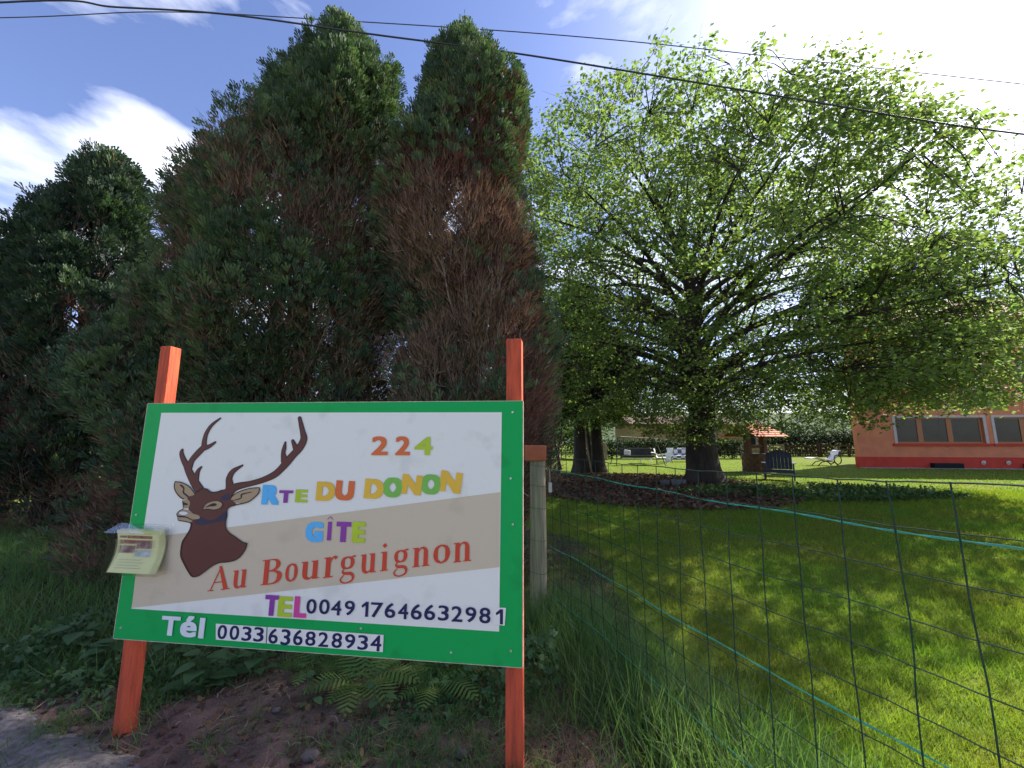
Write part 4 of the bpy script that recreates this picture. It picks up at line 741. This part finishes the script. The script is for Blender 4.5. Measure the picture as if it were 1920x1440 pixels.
gt = thing('garden_table', 'white round garden table behind the swing', 'table', (9.1, 27.3, 0))
q = MB(); q.tube([(9.1, 27.3, .70), (9.1, 27.3, .74)], .62, 20); q.build('tabletop', m_wht, gt)
for a in range(4): q = MB(); q.tube([(9.1 + .4 * math.cos(a * PI / 2 + .4), 27.3 + .4 * math.sin(a * PI / 2 + .4), .70), (9.1 + .5 * math.cos(a * PI / 2 + .4), 27.3 + .5 * math.sin(a * PI / 2 + .4), 0)], .018, 5); q.build('leg', m_wht, gt)
m_chk = bpy.data.materials.new('checked_cloth'); m_chk.use_nodes = True; t = m_chk.node_tree; ckn = t.nodes.new('ShaderNodeTexChecker'); ckn.inputs['Scale'].default_value = 3.4; ckn.inputs[1].default_value = (.62, .63, .68, 1); ckn.inputs[2].default_value = (.06, .07, .16, 1)
t.links.new(t.nodes.new('ShaderNodeTexCoord').outputs['Object'], ckn.inputs['Vector']); t.links.new(ckn.outputs['Color'], t.nodes['Principled BSDF'].inputs['Base Color'])
sf = thing('garden_sofa', 'blue and white checked garden sofa left of the maple trunk', 'sofa', (12.1, 29, 0))
q = MB(); q.box((11.35, 28.7, .15), (13.0, 29.4, .48)); q.build('seat', m_chk, sf, bevel=.05)
q = MB(); q.box((11.35, 29.25, .40), (13.0, 29.5, .98)); q.build('backrest', m_chk, sf, bevel=.05)
for x in (11.25, 12.98): q = MB(); q.box((x, 28.65, .0), (x + .14, 29.4, .62)); q.build('armrest', m_wht, sf, bevel=.02)
# curved white lounger near the house corner
lg = thing('sun_lounger', 'pale curved sun lounger on the grass by the salmon house corner', 'lounger', (19.55, 24.9, 0))
q = MB(); prof = [(-.95, .46), (-.6, .50), (-.1, .40), (.3, .36), (.62, .55), (.78, .86), (.92, .95)]; P_ = crs([(a, b_, 0) for a, b_ in prof], 4); vs = []
for x, z, _ in P_:
    for dy in (-.3, .3): vs += [(19.3 + x, 24.9 + dy, z), (19.3 + x, 24.9 + dy, z - .05)]
q.add(vs, [f for i in range(len(P_) - 1) for f in ((4 * i, 4 * i + 4, 4 * i + 6, 4 * i + 2), (4 * i + 1, 4 * i + 3, 4 * i + 7, 4 * i + 5), (4 * i, 4 * i + 1, 4 * i + 5, 4 * i + 4), (4 * i + 2, 4 * i + 6, 4 * i + 7, 4 * i + 3))]); q.build('seat_shell', m_wht, lg, smooth=False)
for s in (-.26, .26):
    q = MB(); q.tube([(18.75, 24.9 + s, .0), (19.0, 24.9 + s, .22), (19.4, 24.9 + s, .30), (19.8, 24.9 + s, .20), (20.0, 24.9 + s, 0)], .03, 6); q.build('leg', mat('brown_rattan', (.12, .07, .04), .8), lg)
    q = MB(); q.tube([(20.0 + .22 * math.cos(a), 24.9 + s, .38 + .22 * math.sin(a) * 1.3) for a in np.linspace(0, 2 * PI, 17)], .03, 6); q.build('side_ring', mat('brown_rattan', (.12, .07, .04), .8), lg)

# concrete block and stones at the foot of the maple
m_con = mat('weathered_concrete', (.16, .16, .17), .95, (.10, .10, .11), 7, bump=.8, bscale=40)
q = MB(); q.box((-.20, -.15, -.02), (.20, .15, .24), Matrix.Translation((5.72, 13.9, 0)) @ Matrix.Rotation(.25, 4, 'Z')); q.build('concrete_block', m_con, None, bevel=.02, label='grey concrete block lying at the left foot of the maple', category='block')
q = MB(); q.box((-.16, -.12, -.02), (.14, .12, .20), Matrix.Translation((5.36, 14.1, 0)) @ Matrix.Rotation(-.5, 4, 'Z')); q.build('concrete_block', m_con, None, bevel=.03, label='smaller dark block just left of the grey concrete block', category='block')

# ------------------------------------------------------------------ shaded conifers and slim stems between the hedge and the maple
m_dtr = [m_dleaf, mat('dark_needles_brown', (.05, .036, .026), .9, (.035, .026, .02), 3, island=.3), m_dleaf]
t1 = [(9.5, 3.3, 3.7), (8.5, 2.9, 4.3), (6.8, 2.0, 5.4), (5, 1.5, 6.1), (3.6, 1.4, 6.2), (2.9, 1.8, 5.8)]
conifer('spruce_tree', 'dark twin-stemmed spruce in shade just left of the maple', 'tree', [(a, b_ + .1, c + .1) for a, b_, c in t1], 20.6, .9, 700, 34, .55, seed=31, twigs=40, stems=1, green=(1, 2), gbias=.4, bl=(.2, .34), bw=.09, zlow=2.7, mats=m_dtr)
sp = thing('twin_trunk', 'pair of thick dark trunks leaning together under the spruce', 'tree trunks', (3.75, 19.8, 0))
for (x, y, a, r_, tx) in ((3.35, 19.7, 0, .33, 3.35), (4.3, 19.9, 1, .31, 4.12)):
    n = 14; q = MB(); vs = []; zz = [-.1, .15, .4, .9, 1.6, 2.6, 4.2]
    for z in zz:
        f = max(z, 0) / 4.2
        for k in range(n): th = 2 * PI * k / n; rr2 = r_ * (1 - .35 * f) * (1 + .6 * math.exp(-max(z, 0) * 3) * (.6 + .4 * math.cos(4 * th + a)) + .07 * math.sin(5 * th + a)); vs.append((x + (tx - x) * f + rr2 * math.cos(th), y + rr2 * math.sin(th), z))
    q.add(vs, [(i * n + j, i * n + (j + 1) % n, (i + 1) * n + (j + 1) % n, (i + 1) * n + j) for i in range(len(zz) - 1) for j in range(n)]); q.build('trunk', m_mbark, sp, smooth=True)
q = MB(); q.tube([(3.82, 19.35, 0), (3.75, 19.38, .5), (3.62, 19.4, 1.5), (3.55, 19.45, 3.)], [.06, .04, .035, .03], 6); q.build('dead_stem', m_twig, sp, smooth=True)
for i, (x, y, h) in enumerate(((1.45, 16.2, 3.6), (2.05, 18.5, 4.0), (1.2, 14.5, 3.2), (2.6, 21.5, 3.8))):
    T = thing('slim_tree', ['slim pale stem right behind the capped fence post', 'slim stem between the fence post and the twin trunks', 'slim dark stem hidden close by the capped fence post', 'slim stem directly left of the twin trunks'][i], 'tree', (x, y, 0), 'slim trees behind the fence post')
    q = MB(); pts = [Vector((x + .12 * math.sin(k * 1.3 + i), y, h * k / 6)) for k in range(7)]; q.tube(pts, [.07 - .007 * k for k in range(7)], 7); q.build('trunk', m_twig if i % 2 == 0 else m_mbark, T, smooth=True)
    n = 900; P = np.stack([x + rng.normal(size=n) * .5, y + rng.normal(size=n) * .5, h * (.55 + .55 * rng.random(n))], 1)
    V, F = scatter(MLs, MLsF, P, basis(rdir(n) - np.array([0, 0, .5])), .09 * (.7 + .6 * rng.random(n))); npmesh('crown', V, F, m_dleaf if i % 2 else m_fleaf, None, T, kind='stuff')

# far trees
FT = [(-16, 24, 6.5, 3.2), (2, 42, 11, 4.6), (8.5, 50, 12, 5.4), (17, 58, 13, 6), (27, 60, 13, 6), (34, 50, 11, 5), (43, 48, 12, 5.5), (-30, 40, 9, 4.5), (50, 60, 13, 6)]
FL = ['small round tree far left behind the leftmost cypress', 'tree far behind the twin trunks', 'tall tree behind the ochre house, left of the maple trunk', 'wide tree above the ochre house roof', 'far tree right of the maple trunk', 'tree behind the paddock rails', 'tree behind the salmon house', 'distant tree at the left edge', 'farthest tree at the right']
for i, (x, y, h, r_) in enumerate(FT):
    broadleaf('far_tree', FL[i], 'tree', (x, y, 0), h, (x, y, h * .56), r_, h * .46, h * .46, .22, 16, 5, int(60 * r_), .27, 12, 50 + i, m_fleaf, m_mbark, h * .18, (MLs, MLsF), limbr=.07, flare=False, clr=.75, group='trees beyond the paddock')
# dark hedge and bushes behind the lawn
m_hdg = mat('hedge_leaf', (.022, .045, .018), .8, (.035, .065, .022), 1.5, island=.3, trans=.15)
def bush(name, label, x0, x1, y0, y1, h, n, leaf, m, cat='hedge', sd=1, grp=None):
    r = np.random.default_rng(sd); T = thing(name, label, cat, ((x0 + x1) / 2, (y0 + y1) / 2, 0), grp)
    u = r.random(n); v = r.random(n); side = r.random(n)
    P = np.stack([x0 + (x1 - x0) * u, y0 + (y1 - y0) * v, h * r.random(n) ** .6], 1)
    e = np.clip(4 * np.minimum(u, 1 - u) * (x1 - x0), 0, 1) ** .5; P[:, 2] *= e; P[:, 2] *= .75 + .5 * fnoise(P * np.array([1, 1, .0]), .9, sd)
    P += r.normal(size=P.shape) * .06; P[:, 2] = np.maximum(P[:, 2], .03)
    V, F = scatter(LF3, LF3F, P, basis(rdir(n) + np.array([0, -.4, .4])), leaf * (.6 + .8 * r.random(n))); npmesh('leaves', V, F, m, None, T, kind='stuff')
    q = MB()
    for k in range(max(3, int((x1 - x0) * 1.2))): a = x0 + (x1 - x0) * r.random(); b_ = (y0 + y1) / 2; q.tube([(a, b_, 0), (a + .1 * r.normal(), b_, h * .7)], [.03, .01], 5)
    q.build('stems', m_mbark, T, kind='stuff')
bush('hedge', 'low dark hedge at the far edge of the lawn, left of the maple trunk', 6.5, 19.5, 33, 34.4, 1.5, 9000, .16, m_hdg, sd=2)
bush('shrub', 'dark shrub mass behind the picket gate', 25, 35, 38.5, 41, 2.3, 9000, .18, m_hdg, 'shrub', 3)
bush('shrub', 'bright leafy shrub behind the pale board fence', 2.5, 7.5, 32, 34, 2.6, 5000, .16, m_fleaf, 'shrub', 4)
bush('hedge', 'dark undergrowth filling the foot of the leftmost cypress', -13.5, -6.0, 8.2, 9.6, 2.6, 15000, .10, m_hdg, sd=5)

# ------------------------------------------------------------------ grass
m_gr = mat('lawn_grass', (.125, .215, .038), .95, (.175, .205, .046), .75, island=.28, trans=.45, tcol=(1.5, 1.6, .45), ramp=(.38, .62), spec=.04)
m_tg = mat('tall_grass', (.085, .165, .058), .6, (.14, .21, .07), 2, island=.35, trans=.4, tcol=(1.3, 1.5, .55))
m_dry = mat('dry_grass', (.26, .20, .10), .8, (.20, .15, .08), 4, island=.3, trans=.2)
def blades(name, P, hgt, wid, bend, m, lean=.35, seg=2, **props):
    n = len(P); T, F = strip(1, 1, bend, seg) if seg > 1 else (TRI, TRIF); D = np.concatenate([rng.normal(size=(n, 2)) * lean, np.ones((n, 1))], 1)
    az = rng.random(n) * 2 * PI; B = basis(D, az); V, F = scatter(T, F, P, B, np.stack([wid, hgt, hgt], 1)); return npmesh(name, V, F, m, None, None, kind='stuff', **props)
def fence_side(x, y): return x - (FP.x + FK * (y - FP.y))       # > 0 on the lawn side
n = 330000; yy = 1.2 + 11.5 * rng.random(n) ** 1.35; xx = fence_x = FP.x + FK * (yy - FP.y); xx = xx + (yy * 1.5 + 1.2 - xx) * rng.random(n) ** .9
P = np.stack([xx, yy, 0 * yy], 1); k = (rng.random(n) < .95) & ~((((P[:, 0] - 4.6) / 3.8) ** 2 + ((P[:, 1] - 14.2) / 4.4) ** 2) < 1); P = P[k]
nz_ = fnoise(P, 1.4, 3); h = (.035 + .06 * nz_ ** 1.5) * (.6 + .8 * rng.random(len(P))) * (1 + .02 * P[:, 1])
blades('lawn_grass', P, h, .0022 + .0011 * P[:, 1] * (.4 + .6 * rng.random(len(P))), .35, m_gr, .5, 1)
# tall grass along the foot of the fence and on the bank at the left
n = 15000; s = -.1 + 3.6 * rng.random(n); off = rng.normal(size=n) * .20 + .02; b0 = np.array([FP.x, FP.y]) + np.outer(s, [FD.x, FD.y]); P = np.stack([b0[:, 0] + off * .93 + .08, b0[:, 1] + off * .35, 0 * s], 1)
P = P[(P[:, 0] > .12 + .0 * P[:, 1])]
blades('tall_grass', P, (.13 + .26 * rng.random(len(P)) ** 1.6) * (1.1 - .5 * np.clip(np.abs(off[:len(P)]), 0, 1)), .005 + .004 * rng.random(len(P)), .5, m_tg, .34, 3)
n = 30000; x = -9 + 6.9 * rng.random(n); y = 2.75 + 4.2 * rng.random(n) ** 1.2; P = np.stack([x, y, 0 * x], 1); P = P[(y + .30 * (x + 4) > 3.0) & (y < 7.2)]
blades('verge_grass', P, .10 + .16 * rng.random(len(P)), .006 + .006 * rng.random(len(P)), .5, m_tg, .4, 2)
n = 1500; x = -3.2 + 4.2 * rng.random(n); y = 1.75 + 1.35 * rng.random(n); P = np.stack([x, y, .03 + 0 * x], 1); P = P[fnoise(P, 2.4, 14) > .55]
P = np.repeat(P, 7, 0) + rng.normal(size=(len(P) * 7, 3)) * np.array([.022, .022, 0])
blades('grass_tuft', P, .05 + .12 * rng.random(len(P)), .003 + .003 * rng.random(len(P)), .6, m_tg, .7, 2)
n = 700; x = np.concatenate([-3 + 3.2 * rng.random(n), .1 + .35 * rng.random(n)]); y = np.concatenate([1.6 + 1.5 * rng.random(n), 1.9 + .9 * rng.random(n)]); P = np.stack([x, y, .03 + 0 * x], 1)
blades('dry_stalks', P, .05 + .16 * rng.random(2 * n), .002 + .002 * rng.random(2 * n), .5, m_dry, 1.2, 2)
# far lawn: sparser broad tufts so that the sheet never reads flat
n = 60000; yy = 12 + 24 * rng.random(n) ** 1.2; xx = -1 + (yy * 1.35 + 1) * rng.random(n); P = np.stack([xx, yy, 0 * yy], 1); P = P[~((((P[:, 0] - 4.6) / 3.8) ** 2 + ((P[:, 1] - 14.2) / 4.4) ** 2) < 1) & ~((P[:, 0] > 19.9) & (P[:, 1] > 22.3))]
blades('far_lawn_grass', P, .03 + .03 * rng.random(len(P)), .02 + .02 * rng.random(len(P)), .3, m_gr, .6, 1)

# ------------------------------------------------------------------ ground cover, litter, stones
m_ivy = mat('ivy_leaf', (.06, .11, .04), .7, (.10, .16, .05), 2, island=.3, trans=.25, spec=.2)
n = 9500; a = rng.random(n) * 2 * PI; r_ = np.sqrt(rng.random(n)); P = np.stack([9.0 + 3.9 * r_ * np.cos(a), 12.1 + 1.7 * r_ * np.sin(a), .04 + .10 * rng.random(n)], 1); P[:, 0] += .8 * (rng.random(len(P)) - .3); P = P[fnoise(P, 1.1, 8) > .36 + .18 * rng.random(len(P))]
V, F = scatter(MLs, MLsF, P, basis(rdir(len(P)) + np.array([0, -.2, .1])), .085 * (.6 + .7 * rng.random(len(P)))); npmesh('ground_cover', V, F, m_ivy, None, None, kind='stuff')
m_dl = mat('dead_leaf', (.15, .080, .045), .85, (.09, .05, .035), 3, island=.4, trans=.1)
n = 15000; a = rng.random(n) * 2 * PI; r_ = np.sqrt(rng.random(n)) * 1.05; P = np.stack([4.6 + 4.0 * r_ * np.cos(a), 14.0 + 4.6 * r_ * np.sin(a), .03 + .03 * rng.random(n)], 1)
V, F = scatter(MLs, MLsF, P, basis(rdir(n) * np.array([1, 1, .25]), rng.normal(size=n) * .6), .10 * (.5 + .8 * rng.random(n))); npmesh('fallen_leaves', V, F, m_dl, None, None, kind='stuff')
n = 5200; P = np.stack([-5 + 6.2 * rng.random(n), 1.3 + 2.4 * rng.random(n), 0 * np.zeros(n)], 1); P[:, 2] = np.maximum(soil_z(P), 0) + .008
V, F = scatter(MLs, MLsF, P, basis(rdir(n) * np.array([1, 1, .3]), rng.normal(size=n) * .7), .018 + .026 * rng.random(n)); npmesh('leaf_litter', V, F, m_dl, None, None, kind='stuff')
# rounded stones: low poly pebble template
ico = bpy.data.meshes.new('t'); import bmesh; bm = bmesh.new(); bmesh.ops.create_icosphere(bm, subdivisions=1, radius=1); IV = np.array([v.co[:] for v in bm.verts]); IF = np.array([[v.index for v in f.verts] for f in bm.faces]); bm.free(); bpy.data.meshes.remove(ico)
m_peb = mat('pebble', (.13, .105, .09), .9, (.08, .065, .055), 20, island=.4)
n = 2600; P = np.stack([-5 + 6.1 * rng.random(n), 1.25 + 2.2 * rng.random(n) ** 1.1, np.zeros(n)], 1); P[:, 2] = np.maximum(soil_z(P), road_z(P)) + .002
sc = (.003 + .010 * rng.random(n) ** 4)[:, None] * (.6 + .7 * rng.random((n, 3))) * np.array([1.2, 1, .8])
V, F = scatter(IV, IF, P, basis(rdir(n)), sc); npmesh('pebbles', V, F, m_peb, None, None, kind='stuff')
SL = ['small brown stone near the left red post', 'pale stone lying in the middle of the soil under the sign', 'flat grey stone beside the road edge', 'lump of reddish earth and stone in front of the sign', 'rough stone in front of the right red post']
for i, (x, y, r_) in enumerate(((-2.35, 2.35, .028), (-1.35, 2.5, .03), (-1.9, 2.0, .035), (-.98, 2.15, .055), (-.25, 2.2, .04))):
    V = IV * np.array([1.3, 1, .7]) * r_ * .7; V = V * (1 + .35 * (fnoise(V / r_, 1.3, i) - .5))[:, None]; z = max(float(soil_z(np.array([[x, y, 0.]]))[0]), 0)
    npmesh('stone', V + np.array([x, y, z + r_ * .35]), IF, m_peb, None, None, smooth=True, label=SL[i], category='stone', group='stones on the soil')
q = MB()
for i in range(420):
    x = -4 + 5.2 * random.random(); y = 1.4 + 1.9 * random.random(); z = max(float(soil_z(np.array([[x, y, 0.]]))[0]), 0) + .008; a = random.random() * PI; l_ = .03 + .12 * random.random() ** 2
    q.tube([(x, y, z), (x + l_ * .5 * math.cos(a), y + l_ * .5 * math.sin(a), z + .012), (x + l_ * math.cos(a + .2), y + l_ * math.sin(a + .2), z + .002)], [.0022, .002, .001], 4, cap=False)
q.build('twigs', m_twig, None, kind='stuff')

# ferns and broad leaved weeds under the sign
m_fern = mat('fern_leaf', (.10, .17, .045), .7, (.14, .20, .055), 4, island=.2, trans=.35)
def fern(x, y, nf, ln, label, seed):
    r = random.Random(seed); T = thing('fern', label, 'fern', (x, y, 0), 'ferns under the sign')
    for k in range(nf):
        az = 2 * PI * k / nf + r.uniform(-.3, .3); L_ = ln * r.uniform(.75, 1.15); q = MB(); n = 15; pts = []
        for i in range(n + 1): t = i / n; pts.append(Vector((x + math.cos(az) * L_ * t * .95, y + math.sin(az) * L_ * t * .95, .02 + L_ * (.85 * t - .72 * t * t))))
        q.tube(pts, [.003 * (1 - .8 * i / n) for i in range(n + 1)], 3, cap=False)
        for i in range(2, n + 1):
            t = i / n; tg = (pts[i] - pts[i - 1]).normalized(); sd = tg.cross(Vector((0, 0, 1))).normalized(); w_ = L_ * .30 * math.sin(PI * min(1, (t * .93 + .12))) ** .8
            for s in (-1, 1):
                e = pts[i] + (sd * s + tg * .35) * w_ + Vector((0, 0, -.12 * w_)); c_ = tg * L_ / n * .42; up = Vector((0, 0, .012 * s))
                q.add([pts[i] - c_ * .7, pts[i] + c_ * .7, pts[i].lerp(e, .55) + c_ + up * .2, e, pts[i].lerp(e, .55) - c_ * .6], [(0, 1, 2, 4), (4, 2, 3)])
        q.build('frond', m_fern, T)
fern(-.98, 2.80, 9, .42, 'large fern below the middle of the sign board', 1); fern(-.50, 2.78, 8, .36, 'fern between the middle and the right red post', 2); fern(-1.38, 2.98, 7, .32, 'small fern left of the large one, below the telephone number', 3)
m_bl = mat('broad_leaf', (.065, .13, .055), .55, (.09, .15, .06), 3, trans=.3)
def weed(x, y, n, ln, label, seed, m=m_bl, grp='broad leaved weeds'):
    r = random.Random(seed); T = thing('weed_plant', label, 'plant', (x, y, 0), grp)
    for k in range(n):
        az = 2.4 * k + r.uniform(-.3, .3); z = .05 + .22 * r.random(); L_ = ln * r.uniform(.7, 1.2); d = Vector((math.cos(az), math.sin(az), r.uniform(-.1, .5))).normalized(); s = d.cross(Vector((0, 0, 1))).normalized(); b_ = Vector((x, y, 0)) + Vector((math.cos(az), math.sin(az), 0)) * .04 + Vector((0, 0, z))
        q = MB(); q.tube([(x, y, 0), b_], .0025, 3, cap=False); pr = [(0, 0), (.2, .30), (.45, .38), (.75, .22), (1, 0)]; vs = []
        for t, w_ in pr: c_ = b_ + d * L_ * t - Vector((0, 0, .25 * L_ * t * t)); vs += [c_ - s * L_ * w_ + Vector((0, 0, .06 * L_)) * (w_ > 0), c_, c_ + s * L_ * w_ + Vector((0, 0, .06 * L_)) * (w_ > 0)]
        q.add(vs, [f for i in range(4) for f in ((3 * i, 3 * i + 1, 3 * i + 4, 3 * i + 3), (3 * i + 1, 3 * i + 2, 3 * i + 5, 3 * i + 4))]); q.build('leaf', m, T, smooth=True)
for i, (x, y, n, l_, lab) in enumerate(((-1.95, 2.72, 15, .15, 'broad leaved weed right of the left red post, below the sign corner'), (-1.68, 2.85, 13, .13, 'second broad leaved weed, under the telephone word'), (-2.75, 2.95, 14, .14, 'leafy weed left of the left red post'),
    (-3.15, 3.1, 12, .13, 'leafy weed at the edge of the left grass bank'), (-.75, 2.45, 8, .06, 'small pale weed in front of the ferns'), (.55, 1.55, 10, .09, 'leafy weed among the tall grass at the fence foot'), (-1.2, 2.6, 8, .07, 'small weed left of the ferns'), (-2.4, 3.0, 12, .14, 'weed just behind the left red post'))): weed(x, y, n, l_, lab, 40 + i)

# low undergrowth at the hedge foot behind and below the sign
n = 9000; P = np.stack([-4.2 + 4.5 * rng.random(n), 2.45 + 1.1 * rng.random(n), np.zeros(n)], 1); hh = fnoise(P, 1.6, 21); P[:, 2] = .02 + np.clip(hh - .3, 0, 1) * .75 * rng.random(n) * np.clip((P[:, 1] - 2.35) * 2.2, .15, 1)
P = P[(hh > .42) & (P[:, 1] > 2.5 + .25 * np.sin(P[:, 0] * 3))]; n = len(P)
V, F = scatter(ML, MLF, P, basis(rdir(n) + np.array([0, -.5, .3]), rng.normal(size=n) * .5), .026 + .04 * rng.random(n) ** 2); npmesh('undergrowth', V, F, m_bl, None, None, kind='stuff')
n = 5200; P = np.stack([-3.4 + 3.9 * rng.random(n), 1.75 + 1.3 * rng.random(n), np.zeros(n)], 1); P[:, 2] = np.maximum(soil_z(P), 0); P = P[(fnoise(P, 2.1, 31) > .56) | ((P[:, 0] > -.5) & (fnoise(P, 3, 30) > .47))]
P = np.repeat(P, 4, 0) + rng.normal(size=(len(P) * 4, 3)) * np.array([.02, .02, 0])
blades('short_grass', P, .03 + .07 * rng.random(len(P)), .003 + .003 * rng.random(len(P)), .7, m_tg, .9, 2)
